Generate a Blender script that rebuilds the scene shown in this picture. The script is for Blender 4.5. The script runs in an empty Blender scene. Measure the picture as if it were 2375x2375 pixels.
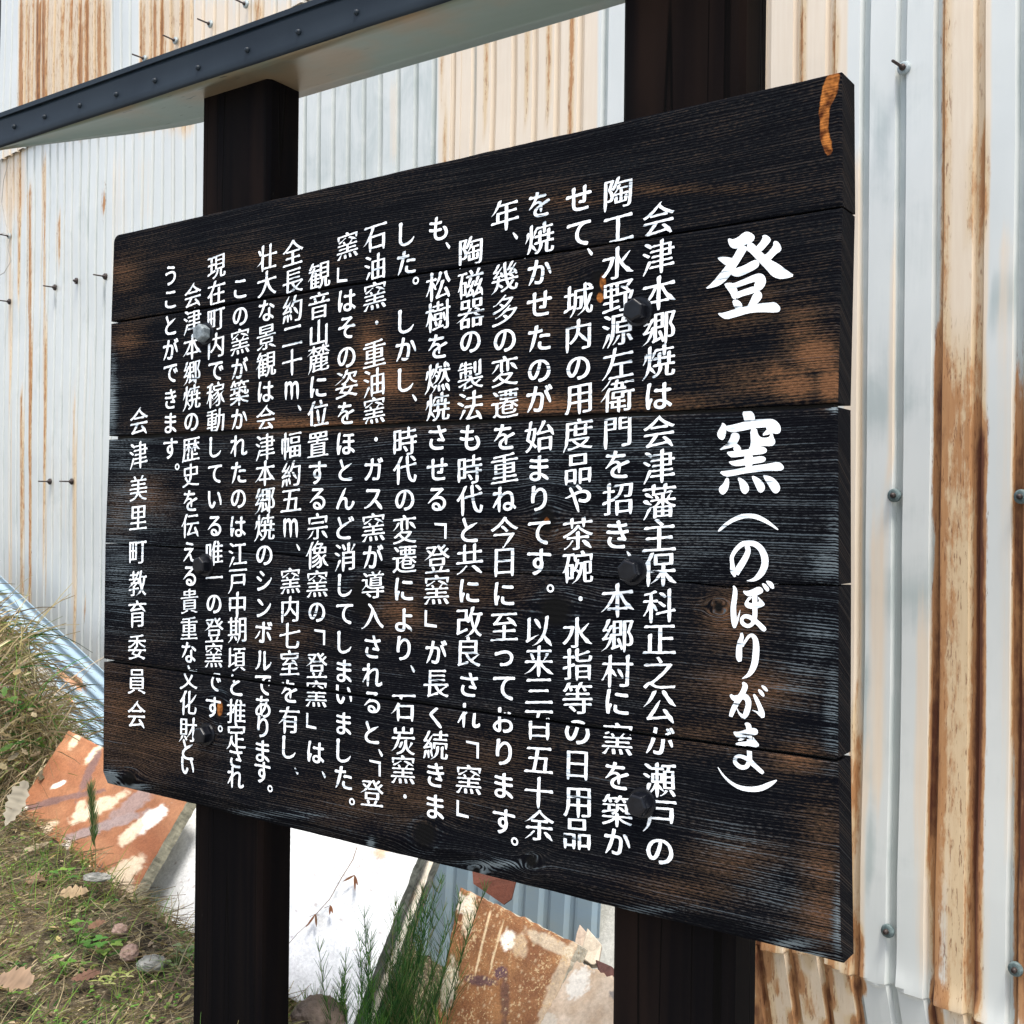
import bpy, bmesh, math, random
import numpy as np
from mathutils import Vector, Matrix, noise as mnoise
from mathutils.geometry import delaunay_2d_cdt

rng = random.Random(7)
nrng = np.random.default_rng(7)
SC = bpy.context.scene
COL = SC.collection
R = math.radians

# ------------------------------------------------------------------ camera
F, CX, ROLL, CAMZ = 2570.0, 1187.5, 0.0115, 1.5       # pixels of the 2375 px photograph
cr, sr = math.cos(ROLL), math.sin(ROLL)
RIGHT = Vector((cr, 0, sr)); DOWN = Vector((sr, 0, -cr)); FWD = Vector((0, 1, 0))
CAM = Vector((0, 0, CAMZ))
cam_data = bpy.data.cameras.new('camera')
cam_data.sensor_width = 36; cam_data.lens = 36 * F / 2375
cam_data.clip_start = 0.02; cam_data.clip_end = 500
cam = bpy.data.objects.new('camera', cam_data); COL.objects.link(cam)
cam.matrix_world = Matrix(((RIGHT.x, -DOWN.x, -FWD.x, 0), (RIGHT.y, -DOWN.y, -FWD.y, 0),
                           (RIGHT.z, -DOWN.z, -FWD.z, CAMZ), (0, 0, 0, 1)))
SC.camera = cam

# ------------------------------------------------------------------ light
SUN_EL, SUN_AZ = R(70), R(20)     # azimuth of the light's travel, measured from +Y
w = bpy.data.worlds.new('World'); SC.world = w; w.use_nodes = True
nt = w.node_tree
bg = nt.nodes['Background']
sky = nt.nodes.new('ShaderNodeTexSky'); sky.sky_type = 'NISHITA'; sky.sun_disc = False
sky.sun_elevation = SUN_EL; sky.sun_rotation = R(180) + SUN_AZ
sky.air_density = 1.0; sky.dust_density = 2.5; sky.ozone_density = 1.0
hs = nt.nodes.new('ShaderNodeHueSaturation'); hs.inputs['Saturation'].default_value = .7      # thin overcast
nt.links.new(sky.outputs[0], hs.inputs['Color']); nt.links.new(hs.outputs[0], bg.inputs[0]); bg.inputs[1].default_value = 0.14
sun_d = bpy.data.lights.new('sun', 'SUN'); sun_d.energy = 2.5; sun_d.angle = R(14); sun_d.color = (1, .95, .88)
sun = bpy.data.objects.new('sun', sun_d); COL.objects.link(sun)
sun.rotation_euler = (R(90) - SUN_EL, 0, SUN_AZ); sun.location = (0, -3, 6)
SC.view_settings.view_transform = 'Standard'; SC.view_settings.look = 'None'
SC.view_settings.gamma = 1; SC.view_settings.exposure = 1.25

# ------------------------------------------------------------------ helpers
def ray(px, py):
    return (RIGHT * ((px - CX) / F) + DOWN * ((py - CX) / F) + FWD)
def at(px, py, Y):
    "world point seen at photograph pixel px,py at distance Y in front of the camera"
    return CAM + ray(px, py) * Y
def on_plane(px, py, p0, n):
    d = ray(px, py)
    return CAM + d * ((p0 - CAM).dot(n) / d.dot(n))
def to_px(P):
    q = np.asarray(P, float) - np.array(CAM)
    X = q @ np.array(RIGHT); D = q @ np.array(DOWN); Z = np.maximum(q @ np.array(FWD), 1e-3)
    return CX + F * X / Z, CX + F * D / Z

def tag(o, label=None, cat=None, group=None, kind=None):
    if label: o['label'] = label
    if cat: o['category'] = cat
    if group: o['group'] = group
    if kind: o['kind'] = kind
    return o
def empty(name, loc, label, cat, group=None, mat=None):
    o = bpy.data.objects.new(name, None); COL.objects.link(o)
    o.empty_display_size = .1
    if mat is not None: o.matrix_world = mat
    else: o.location = loc
    return tag(o, label, cat, group)
def mk(name, verts, faces, mat, parent=None, attrs=None, smooth=False, loc=None):
    me = bpy.data.meshes.new(name)
    me.from_pydata([tuple(v) for v in verts], [], [tuple(f) for f in faces])
    me.materials.append(mat)
    if attrs:
        for an, arr in attrs.items():
            arr = np.asarray(arr, np.float32)
            if arr.ndim == 1:
                a = me.attributes.new(an, 'FLOAT', 'POINT'); a.data.foreach_set('value', arr)
            else:
                a = me.attributes.new(an, 'FLOAT_COLOR', 'POINT')
                if arr.shape[1] == 3: arr = np.c_[arr, np.ones(len(arr), np.float32)]
                a.data.foreach_set('color', arr.ravel())
    if smooth: me.polygons.foreach_set('use_smooth', [True] * len(me.polygons))
    me.update()
    o = bpy.data.objects.new(name, me); COL.objects.link(o)
    if parent: o.parent = parent
    if loc is not None: o.location = loc
    return o
def nz(x, y=0., z=0.): return mnoise.noise(Vector((x, y, z)))
def fbm(x, y=0., z=0.): return nz(x, y, z) * .6 + nz(2.1 * x + 7, 2.1 * y, 2.1 * z) * .3 + nz(4.3 * x, 4.3 * y + 3, 4.3 * z) * .15
def sstep(a, b, x):
    t = np.clip((x - a) / (b - a), 0, 1); return t * t * (3 - 2 * t)

# ---- node helper
class Mat:
    def __init__(s, name, rough=.7, metal=0., spec=.5):
        s.m = bpy.data.materials.new(name); s.m.use_nodes = True
        s.t = s.m.node_tree; s.b = s.t.nodes['Principled BSDF']
        s.b.inputs['Roughness'].default_value = rough; s.b.inputs['Metallic'].default_value = metal
        s.b.inputs['Specular IOR Level'].default_value = spec
    def new(s, ty, **k):
        n = s.t.nodes.new(ty)
        for a, v in k.items(): setattr(n, a, v)
        return n
    def put(s, sock, v):
        if isinstance(v, bpy.types.NodeSocket): s.t.links.new(v, sock)
        elif v is not None: sock.default_value = v
    def math(s, op, a, b=None, c=None, clamp=False):
        n = s.new('ShaderNodeMath', operation=op, use_clamp=clamp)
        for i, v in enumerate((a, b, c)): s.put(n.inputs[i], v) if v is not None else None
        return n.outputs[0]
    def lin(s, *terms, clamp=False):
        "sum of (socket, weight) pairs and constants"
        acc = None
        for t in terms:
            if isinstance(t, tuple): v = s.math('MULTIPLY', t[0], t[1])
            else: v = t
            acc = v if acc is None else s.math('ADD', acc, v)
        if clamp: acc = s.math('ADD', acc, 0.0, clamp=True)
        return acc
    def obj(s): return s.new('ShaderNodeTexCoord').outputs['Object']
    def mapping(s, vec, scale, loc=(0, 0, 0)):
        n = s.new('ShaderNodeMapping'); s.put(n.inputs[0], vec)
        n.inputs['Scale'].default_value = scale; n.inputs['Location'].default_value = loc
        return n.outputs[0]
    def noise(s, vec, scale=1., detail=3., rough=.55, dist=0.):
        n = s.new('ShaderNodeTexNoise'); s.put(n.inputs['Vector'], vec)
        n.inputs['Scale'].default_value = scale; n.inputs['Detail'].default_value = detail
        n.inputs['Roughness'].default_value = rough; n.inputs['Distortion'].default_value = dist
        return n.outputs['Fac']
    def attr(s, name):
        n = s.new('ShaderNodeAttribute'); n.attribute_name = name; return n
    def mix(s, f, a, b):
        n = s.new('ShaderNodeMix', data_type='RGBA')
        s.put(n.inputs[0], f)
        for k, v in ((6, a), (7, b)):
            s.put(n.inputs[k], v if isinstance(v, bpy.types.NodeSocket) else (*v, 1))
        return n.outputs[2]
    def mul(s, a, f):
        "colour times scalar socket"
        n = s.new('ShaderNodeMix', data_type='RGBA', blend_type='MULTIPLY'); n.inputs[0].default_value = 1
        s.put(n.inputs[6], a if isinstance(a, bpy.types.NodeSocket) else (*a, 1)); s.put(n.inputs[7], f)
        return n.outputs[2]
    def ramp(s, f, lo, hi):
        n = s.new('ShaderNodeMapRange', interpolation_type='SMOOTHSTEP'); s.put(n.inputs[0], f)
        n.inputs[1].default_value = lo; n.inputs[2].default_value = hi
        return n.outputs[0]
    def color(s, v): s.put(s.b.inputs['Base Color'], v if isinstance(v, bpy.types.NodeSocket) else (*v, 1))
    def rough(s, v): s.put(s.b.inputs['Roughness'], v)
    def bump(s, h, dist=.002, strength=1.):
        n = s.new('ShaderNodeBump'); n.inputs['Distance'].default_value = dist
        n.inputs['Strength'].default_value = strength
        s.put(n.inputs['Height'], h); s.t.links.new(n.outputs[0], s.b.inputs['Normal'])
    def sep(s, c):
        n = s.new('ShaderNodeSeparateColor'); s.put(n.inputs[0], c); return n.outputs
    def sepxyz(s, c):
        n = s.new('ShaderNodeSeparateXYZ'); s.put(n.inputs[0], c); return n.outputs
    def comb(s, x, y, z):
        n = s.new('ShaderNodeCombineXYZ')
        for i, v in enumerate((x, y, z)): s.put(n.inputs[i], v)
        return n.outputs[0]

# ------------------------------------------------------------------ materials
def m_board():
    M = Mat('charred_plank_wood', .85, spec=.05)
    o = M.sepxyz(M.obj()); gz = M.attr('grain').outputs['Fac']
    wa = M.attr('wear'); w_ = M.sep(wa.outputs['Color']); knot = wa.outputs['Alpha']
    v1 = M.comb(M.math('MULTIPLY', o[0], 4.5), 0., M.math('MULTIPLY', gz, 360.))
    r0 = M.noise(v1, 1, 2.5, .6, .25)
    ph = M.lin((gz, 2150.), (M.noise(M.comb(M.math('MULTIPLY', o[0], 3.), 0., M.math('MULTIPLY', gz, 40.)), 1, 3, .6), 26.))
    sw = M.math('SINE', ph)
    amp = M.noise(M.comb(M.math('MULTIPLY', o[0], 9.), 0., M.math('MULTIPLY', gz, 120.)), 1, 3, .65)
    r1 = M.lin((r0, .72), (M.math('MULTIPLY', sw, amp), .24), .14)
    v2 = M.comb(M.math('MULTIPLY', o[0], 170.), 0., M.math('MULTIPLY', gz, 620.))
    r2 = M.noise(v2, 1, 2, .6)
    cl = M.noise(M.comb(M.math('MULTIPLY', o[0], 7.), 0., M.math('MULTIPLY', gz, 22.)), 1, 4, .6)
    bm_ = M.ramp(M.lin((w_[0], 1.15), (r1, 1.7), (r2, 1.3), (cl, 1.0), -2.14), .0, .45)
    wm = M.ramp(M.lin((w_[1], .72), (r1, 1.9), (r2, .9), (cl, .5), -1.98), .0, .40)
    c = M.mix(M.noise(M.obj(), 9, 3), (.0006, .0010, .0028), (.0021, .0021, .0031))
    dim = M.ramp(M.lin((r1, 1.5), (r2, 1.0), (cl, .5), -1.35), .0, .6)
    c = M.mix(dim, c, M.mix(cl, (.008, .012, .015), (.016, .015, .015)))
    c = M.mix(bm_, c, M.mix(M.ramp(M.lin((w_[0], 1.0), (r2, .8), (r1, 1.2), (cl, .8), -1.45), .35, .85), M.mix(r2, (.012, .008, .006), (.050, .032, .020)), M.mix(r2, (.040, .018, .009), (.20, .095, .045))))
    c = M.mix(wm, c, M.mix(M.lin((w_[1], 1.1), (cl, .45), -.28, clamp=True), (.016, .026, .036), (.13, .155, .165)))
    c = M.mix(M.ramp(knot, .25, .75), c, (.004, .004, .004))
    sc_ = M.ramp(M.lin((w_[2], 1.2), (M.noise(M.obj(), 60, 3), .5), (cl, .4), -.72), .1, .4)
    c = M.mix(sc_, c, M.mix(M.ramp(M.noise(M.obj(), 90, 2), .3, .7), (.05, .014, .005), (.36, .13, .03)))
    M.color(c)
    M.bump(M.lin((r1, 1.), (r2, .45), (sc_, -.4)), .0009, .8)
    return M.m
def m_post():
    M = Mat('dark_stained_post_wood', .75, spec=.05)
    o = M.obj()
    g = M.noise(M.mapping(o, (55, 55, 1.6)), 1, 4, .6, .3)
    g2 = M.noise(M.mapping(o, (9, 9, .8)), 1, 3)
    c = M.mix(M.ramp(g, .3, .75), (.0014, .0013, .0020), (.0042, .0031, .0030))
    c = M.mix(M.ramp(g2, .5, .75), c, (.017, .0095, .0065))
    crack = M.ramp(M.noise(M.mapping(o, (26, 26, .35), (3, 1, 0)), 1, 1), .485, .5)
    crack2 = M.ramp(M.noise(M.mapping(o, (26, 26, .35), (3, 1, 0)), 1, 1), .5, .515)
    k = M.math('SUBTRACT', crack, crack2)
    c = M.mix(k, c, (.0015, .0012, .001))
    fl = M.ramp(M.noise(M.mapping(o, (190, 190, 60)), 1, 1), .80, .86)
    c = M.mix(fl, c, (.05, .045, .04))
    M.color(c); M.bump(M.lin((g, .5), (k, -2.)), .001, .6)
    return M.m
def m_paint():
    M = Mat('white_sign_paint', .55)
    o = M.sepxyz(M.obj())
    v = M.comb(M.math('MULTIPLY', o[0], 9.), 0., M.math('MULTIPLY', o[2], 330.))
    r = M.noise(v, 1, 2, .6, .2); cl = M.noise(M.obj(), 26, 3, .6)
    a = M.lin((r, 1.), (cl, .62))
    keep = M.ramp(a, .575, .625)
    M.color(M.mix(M.ramp(a, .60, .80), (.42, .48, .52), (.84, .87, .88)))
    tr = M.new('ShaderNodeBsdfTransparent'); mx = M.new('ShaderNodeMixShader')
    M.put(mx.inputs[0], keep); M.t.links.new(tr.outputs[0], mx.inputs[1]); M.t.links.new(M.b.outputs[0], mx.inputs[2])
    M.t.links.new(mx.outputs[0], M.t.nodes['Material Output'].inputs['Surface'])
    return M.m
def m_sheet(name, pale, pale2):
    M = Mat(name, .5, spec=.4)
    o = M.obj(); at_ = M.attr('rust'); w_ = M.sep(at_.outputs['Color'])
    st = M.noise(M.mapping(o, (48, 48, .9)), 1, 4, .65, .15)
    st2 = M.noise(M.mapping(o, (150, 150, 9)), 1, 3, .6)
    sp = M.noise(M.mapping(o, (70, 70, 22)), 1, 4, .7)
    cl = M.noise(M.mapping(o, (5, 5, 2.2)), 1, 4, .6)
    c = M.mix(cl, pale, pale2)
    cl2 = M.noise(M.mapping(o, (11, 11, 7), (5, 2, 1)), 1, 4, .65, .6)
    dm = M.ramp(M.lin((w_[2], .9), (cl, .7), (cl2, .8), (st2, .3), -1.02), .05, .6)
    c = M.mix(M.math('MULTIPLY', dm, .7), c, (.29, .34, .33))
    cm = M.ramp(M.lin((w_[1], 1.15), (st, 1.), (cl, .5), -1.0), .0, .55)
    och = M.ramp(w_[0], .10, .38)
    c = M.mix(M.math('MULTIPLY', cm, .85), c, M.mix(och, M.mix(st2, (.58, .46, .33), (.66, .57, .45)), M.mix(st2, (.46, .30, .14), (.62, .47, .27))))
    rm = M.ramp(M.lin((w_[0], 1.25), (st, .8), (st2, .45), (sp, .9), -1.40), .05, .36)
    rd = M.ramp(M.lin((w_[0], 1.15), (st, .8), (st2, .4), (sp, .7), -1.58), .1, .55)
    c = M.mix(M.math('MULTIPLY', rm, .9), c, M.mix(st2, (.23, .085, .024), (.43, .22, .085)))
    c = M.mix(rd, c, M.mix(st2, (.020, .007, .008), (.15, .045, .013)))
    ds_ = M.math('MULTIPLY', M.ramp(M.noise(M.mapping(o, (260, 260, 34)), 1, 3, .7), .57, .66), M.ramp(w_[0], .16, .34))
    c = M.mix(M.math('MULTIPLY', ds_, .75), c, (.15, .055, .018))
    M.color(c); M.rough(M.lin((rm, .35), .42))
    M.bump(M.lin((st2, .25), (rm, .5), (cl, .4)), .0012, .35)
    return M.m
def m_attr(name, rough=.8, nscale=120., amt=.5, bump=.0015, spec=.3, fleck=None):
    "colour attribute (stains with their own shape) broken up by noise"
    M = Mat(name, rough, spec=spec)
    c = M.attr('tint').outputs['Color']
    n = M.noise(M.obj(), nscale, 4, .65); n2 = M.noise(M.obj(), nscale * .16, 3, .6)
    n3 = M.noise(M.obj(), nscale * .05, 4, .65)
    f = M.lin((n, amt), (n2, amt * .6), (n3, .7), .65 - amt * .8)
    c = M.mul(c, f)
    if fleck:
        k = M.ramp(M.lin((M.noise(M.obj(), nscale * 1.3, 3, .7), 1.), (n2, .5)), .84, .92)
        c = M.mix(k, c, fleck)
    M.color(c); M.bump(M.lin((n, 1.), (n2, 1.)), bump, .8)
    return M.m
def m_flat(name, c1, c2, rough=.6, scale=20., metal=0., bump=.0, spec=.4):
    M = Mat(name, rough, metal, spec)
    n = M.noise(M.obj(), scale, 4, .6)
    M.color(M.mix(M.ramp(n, .3, .7), c1, c2))
    if bump: M.bump(n, bump, .7)
    return M.m
def m_foliage(name, rough=.55):
    M = Mat(name, rough, spec=.3)
    c = M.attr('tint').outputs['Color']; M.color(c)
    tr = M.new('ShaderNodeBsdfTranslucent'); M.t.links.new(c, tr.inputs[0])
    mx = M.new('ShaderNodeMixShader'); mx.inputs[0].default_value = .28
    M.t.links.new(M.b.outputs[0], mx.inputs[1]); M.t.links.new(tr.outputs[0], mx.inputs[2])
    M.t.links.new(mx.outputs[0], M.t.nodes['Material Output'].inputs['Surface'])
    return M.m
def m_soffit():
    M = Mat('grey_underside_metal', .34, .35, .5)
    o = M.obj()
    n = M.noise(M.mapping(o, (3.2, 3.2, 3)), 1, 4, .6)
    d = M.noise(M.mapping(o, (26, 190, 40)), 1, 1.5, .5)
    c = M.mix(M.ramp(n, .4, .6), (.155, .20, .165), (.23, .175, .11))
    mask = M.ramp(M.noise(M.mapping(o, (4, 9, 4)), 1, 2), .5, .62)
    c = M.mix(M.math('MULTIPLY', M.ramp(d, .66, .71), mask), c, (.03, .035, .03))
    M.color(c); M.bump(M.noise(M.mapping(o, (5, 12, 5)), 1, 3), .003, .5)
    return M.m
def m_soil():
    M = Mat('soil_and_leaf_litter', .9, spec=.2)
    o = M.obj()
    a = M.noise(o, 14, 5, .65); b = M.noise(o, 95, 4, .7); c_ = M.noise(M.mapping(o, (60, 140, 60)), 1, 3, .6)
    c = M.mix(M.ramp(a, .3, .7), (.028, .022, .014), (.12, .095, .06))
    c = M.mix(M.ramp(b, .52, .66), c, (.27, .22, .14))
    c = M.mix(M.ramp(c_, .6, .72), c, (.02, .018, .012))
    p = M.sepxyz(o); wob = M.noise(o, 4, 3)          # added pale gravel out of view, to bounce light onto the shed wall
    g1 = M.ramp(M.lin((p[1], -1.), (wob, .3), 1.25), -.08, .08); g2 = M.ramp(M.lin((p[0], 1.), (wob, .2), -.40), -.08, .08)
    gv = M.noise(o, 160, 3, .7)
    c = M.mix(M.math('MAXIMUM', g1, g2), c, M.mix(gv, (.30, .28, .25), (.58, .56, .52)))
    M.color(c); M.bump(M.lin((a, 1.), (b, .7)), .02, .9)
    return M.m
BOARD, POST, PAINT = m_board(), m_post(), m_paint()
SHEET = m_sheet('weathered_white_sheet', (.45, .48, .465), (.61, .62, .59))
BLUE = m_sheet('faded_blue_sheet', (.19, .27, .33), (.28, .37, .43))
SLAB = m_attr('stained_kiln_shelf', .75, 150, .8)
GLAZE = m_attr('brown_salt_glaze', .6, 190, 1.1, .0025, .35, (.42, .29, .15))
STONE = m_attr('rough_stone', .9, 60, .8, .006)
LEAF = m_foliage('leaf_and_grass')
SOIL, SOFFIT = m_soil(), m_soffit()
FASCIA = m_flat('slate_painted_metal', (.007, .0125, .019), (.012, .019, .026), .5, 6, .0, .001, .2)
IRON = m_flat('black_bolt_iron', (.002, .0024, .0042), (.006, .0068, .0095), .3, 60, .0, .0006, .22)
WORN = m_flat('worn_grey_bolt_head', (.09, .11, .12), (.22, .25, .26), .5, 160, .2, .001)
NAIL = m_flat('rusty_nail_steel', (.02, .014, .012), (.06, .045, .04), .5, 200, .4)
WASHER = m_flat('grey_sealing_washer', (.20, .25, .26), (.36, .40, .40), .6, 150)
RUBBER = m_flat('dark_green_washer', (.05, .075, .075), (.12, .16, .16), .6, 150)
DARK = m_flat('dark_timber', (.008, .008, .009), (.02, .018, .016), .7)
WIRE = m_flat('grey_wire', (.30, .29, .25), (.42, .40, .36), .5)

# ------------------------------------------------------------------ frames of the sign and of the shed wall
YAW = .6149
BR_ = Vector((math.cos(YAW), -math.sin(YAW), 0)); BN = Vector((math.sin(YAW), math.cos(YAW), 0))
BP0 = CAM + Vector((.3311, 1.1187, 0))                 # right end of the sign's front face
W_SIGN = 1.217
SIGN_O = BP0 - BR_ * (W_SIGN / 2); SIGN_O.z = CAMZ - 1.0
SM = Matrix(((BR_.x, BN.x, 0, SIGN_O.x), (BR_.y, BN.y, 0, SIGN_O.y), (0, 0, 1, SIGN_O.z), (0, 0, 0, 1)))
SMI = SM.inverted()
def bl(px, py, d=0.):
    "photograph pixel to sign coordinates on the plane d behind the sign's front"
    return SMI @ on_plane(px, py, BP0 + BN * d, BN)
WR = Vector((.7227, -.6912, 0)).normalized(); WN = Vector((.6912, .7227, 0)).normalized()   # along / into the wall
WP0 = at(2090, 1187, 1.97)
WM = Matrix(((WR.x, WN.x, 0, WP0.x), (WR.y, WN.y, 0, WP0.y), (0, 0, 1, 0), (0, 0, 0, 1)))
WMI = WM.inverted()
def wl(px, py, d=0.): return WMI @ on_plane(px, py, WP0 + WN * d, WN)

# ------------------------------------------------------------------ ground
def zg(X, Y):
    z = -.80 + .12 * min(X + .57, .1)
    sd = (X + .76) * .74 + (Y - 2.2) * .672
    z -= min(.40, 1.15 * max(0, sd + .01))
    z += .30 * (min(Y, 2.1) - 1.95) + .10 * max(0, Y - 2.1)
    z += .05 * math.exp(-((X + 1.2) ** 2 + (Y - 2.55) ** 2) / .16)
    z += .012 * fbm(X * 6, Y * 6, 1.3)
    return CAMZ + max(z, -1.46 + .01 * fbm(X * 3, Y * 3))
def ground():
    xs = np.concatenate([np.linspace(-40, -2.4, 14), np.linspace(-2.3, 1.2, 120), np.linspace(1.4, 40, 14)])
    ys = np.concatenate([np.linspace(-40, .4, 16), np.linspace(.5, 4.6, 130), np.linspace(4.8, 40, 14)])
    V = []
    for y in ys:
        for x in xs:
            V.append((x, y, zg(x, y) + (.018 * fbm(x * 17, y * 17, 4) if -2.4 < x < 1.2 and .4 < y < 4.6 else 0)))
    n = len(xs)
    Fc = [(j * n + i, j * n + i + 1, (j + 1) * n + i + 1, (j + 1) * n + i) for j in range(len(ys) - 1) for i in range(n - 1)]
    tag(mk('ground', V, Fc, SOIL, smooth=True), kind='structure')
ground()

# ------------------------------------------------------------------ corrugated shed wall
PITCH = .069
S0 = wl(2026, 20).x
def profile(s):
    "outward depth of the ribbed sheet at s, as (s, d) over one pitch"
    return None
PROF = [(0.0, 0.0), (.048, 0.0), (.0525, .012), (.0625, .012), (.069, 0.0)]
Z_KINK = CAMZ - .835
def wall_warp(s, z):
    d = .008 * fbm(s * 1.1, z * 1.3, 2) + .005 * nz(s * 5, z * 2.1, 7)
    ds = .006 * fbm(s * .9 + 3, z * 1.4, 5)
    if s > -1.3:
        k = Z_KINK + .02 * nz(s * 9, 3.1) + .012 * nz(s * 31, 1.7) - .05 * max(0, s + .02)
        if z < k: d += .10 * (k - z) + .0015 * min(1, (k - z) / .006); ds += .12 * (k - z)
        if z >= k: d -= .008 * math.exp(-((z - k) / .03) ** 2) * max(0, .55 + nz(s * 14, 9.2))
    return d, ds
RUST = []   # photograph pixel boxes: x0,x1,y0,y1, rust, cream, dirt, softness(px)
def rb(x0, x1, y0, y1, r=0, c=0, d=0, sx=5, sy=60): RUST.append((x0, x1, y0, y1, r, c, d, sx, sy))
# right of the sign
rb(1745, 1965, -100, 420, .05, .85); rb(1855, 1868, -50, 300, .5, .5, 0, 3); rb(1936, 1950, 20, 250, .55, .6, 0, 3)
rb(1958, 2002, 380, 2400, .12, .75, 0, 4); rb(1966, 1978, 1500, 2400, .62, .6, 0, 3, 120); rb(1985, 1994, 1750, 2400, .5, .6, 0, 3)
rb(2000, 2180, -100, 2400, 0, .05, .22); rb(2060, 2075, 500, 1100, .0, .6, 0, 4); rb(2020, 2050, 1150, 1900, .0, .62, 0, 8, 120)
rb(2120, 2180, 1350, 2300, .08, .65, 0, 12, 150)
rb(2184, 2203, -100, 900, .42, .8, 0, 3, 50); rb(2166, 2190, 760, 2400, .72, .7, 0, 4, 120); rb(2156, 2166, 1300, 2400, .92, .7, 0, 3, 150)
rb(2200, 2300, -100, 800, .18, .95, 0, 6); rb(2240, 2270, 330, 520, .38, .9, 0, 12, 60); rb(2278, 2286, 280, 520, .6, .8, 0, 3, 60)
rb(2190, 2285, 760, 2400, .36, 1.0, 0, 8, 140); rb(2215, 2255, 880, 1180, .60, .8, 0, 14, 70); rb(2196, 2215, 850, 1000, .55, .8, 0, 6)
rb(2260, 2280, 960, 2400, 1.15, .8, 0, 3, 50); rb(2252, 2258, 1250, 2000, .68, .8, 0, 3, 60)
rb(2222, 2230, 1500, 2400, .55, .9, 0, 4); rb(2292, 2352, -100, 2400, 0, .02, .15)
rb(2000, 2180, 930, 1000, 0, .0, .75, 4, 30); rb(2000, 2180, 1370, 1420, 0, .0, .85, 4, 24); rb(2292, 2352, 500, 560, 0, 0, .8, 4, 24); rb(2292, 2352, 660, 720, 0, 0, .7, 4, 24); rb(2070, 2076, 1420, 1500, 0, 0, 1.2, 2, 20); rb(2000, 2020, 1500, 2100, 0, 0, .8, 5, 90); rb(2030, 2060, 200, 420, 0, 0, .6, 10, 60)
rb(2320, 2352, 500, 2000, .05, .5, 0, 10); rb(2352, 2395, 900, 2400, .80, .8, 0, 3, 200); rb(2362, 2395, 1500, 2400, 1.0, .8, 0, 3, 150)
# below the sign
rb(1735, 1985, 2100, 2420, .22, 1.0, 0, 4, 40)
for x in (1748, 1762, 1836, 1915, 1985): rb(x, x + 17, 2150, 2420, .82, .9, 0, 3, 40)
rb(1778, 1800, 2150, 2420, .45, .9, 0, 4, 40); rb(1862, 1880, 2150, 2420, .42, .9, 0, 4, 40)
rb(2165, 2185, 2260, 2420, 1.0, .9, 0, 4, 30)
# between the posts, above the sign
rb(1015, 1105, -20, 420, .05, .75, 0, 8); rb(1105, 1385, -20, 420, .05, .92, 0, 10); rb(700, 1010, -20, 480, 0, .10, .45, 8)
for x in (1024, 1124, 1220, 1320, 1270): rb(x, x + 9, -20, 420, .5, .8, 0, 3)
rb(738, 830, 20, 180, 0, .5, 0, 10); rb(900, 925, 160, 400, 0, .5, .3, 8)
# upper left
rb(42, 258, -20, 300, .28, .9, 0, 6, 30)
for x, r in ((44, .75), (62, .5), (84, .95), (97, .9), (140, .55), (160, .6), (182, .95), (198, 1.0), (226, .7), (240, .5)):
    rb(x, x + 8, -20, 320, r, .8, 0, 4, 60)
rb(322, 450, -20, 300, .25, .95, 0, 5, 30)
for x, r in ((328, .6), (356, .9), (374, .85), (394, .6), (422, .7), (440, .5)): rb(x, x + 7, -20, 300, r, .8, 0, 4, 60)
rb(450, 720, -20, 200, .06, .7, 0, 8); rb(590, 605, -20, 90, .6, .8, 0, 4)
# lower left
rb(0, 60, 330, 520, .2, .7, .2, 10, 80); rb(0, 250, 340, 1600, .02, .22, .22, 10)
for x, y0, y1, r in ((66, 420, 1500, .62), (40, 340, 700, .4), (100, 340, 1400, .45), (134, 480, 620, .5), (168, 900, 1600, .35), (46, 900, 1500, .5),
                     (192, 1380, 1450, .8), (236, 430, 500, .95), (64, 930, 960, 1.1), (20, 340, 1400, .3)):
    rb(x, x + 7, y0, y1, r, .8, 0, 3, 40)
rb(255, 300, 340, 700, .04, .35, 0, 8); rb(318, 360, 330, 560, .03, .4, 0, 6)
def rust_attr(P):
    px, py = to_px(P)
    out = np.zeros((len(P), 3))
    for x0, x1, y0, y1, r, c, d, sx, sy in RUST:
        mx = sstep(x0 - sx, x0 + sx, px) * (1 - sstep(x1 - sx, x1 + sx, px))
        my = sstep(y0 - sy, y0 + sy, py) * (1 - sstep(y1 - sy, y1 + sy, py))
        m = mx * my
        for k, v in enumerate((r, c, d)):
            out[:, k] = np.maximum(out[:, k], m * v)
    far = (px < -40) | (px > 2420) | (py < -120)
    out[far, 0] = np.maximum(out[far, 0], .25); out[far, 1] = np.maximum(out[far, 1], .5)
    return out
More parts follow.
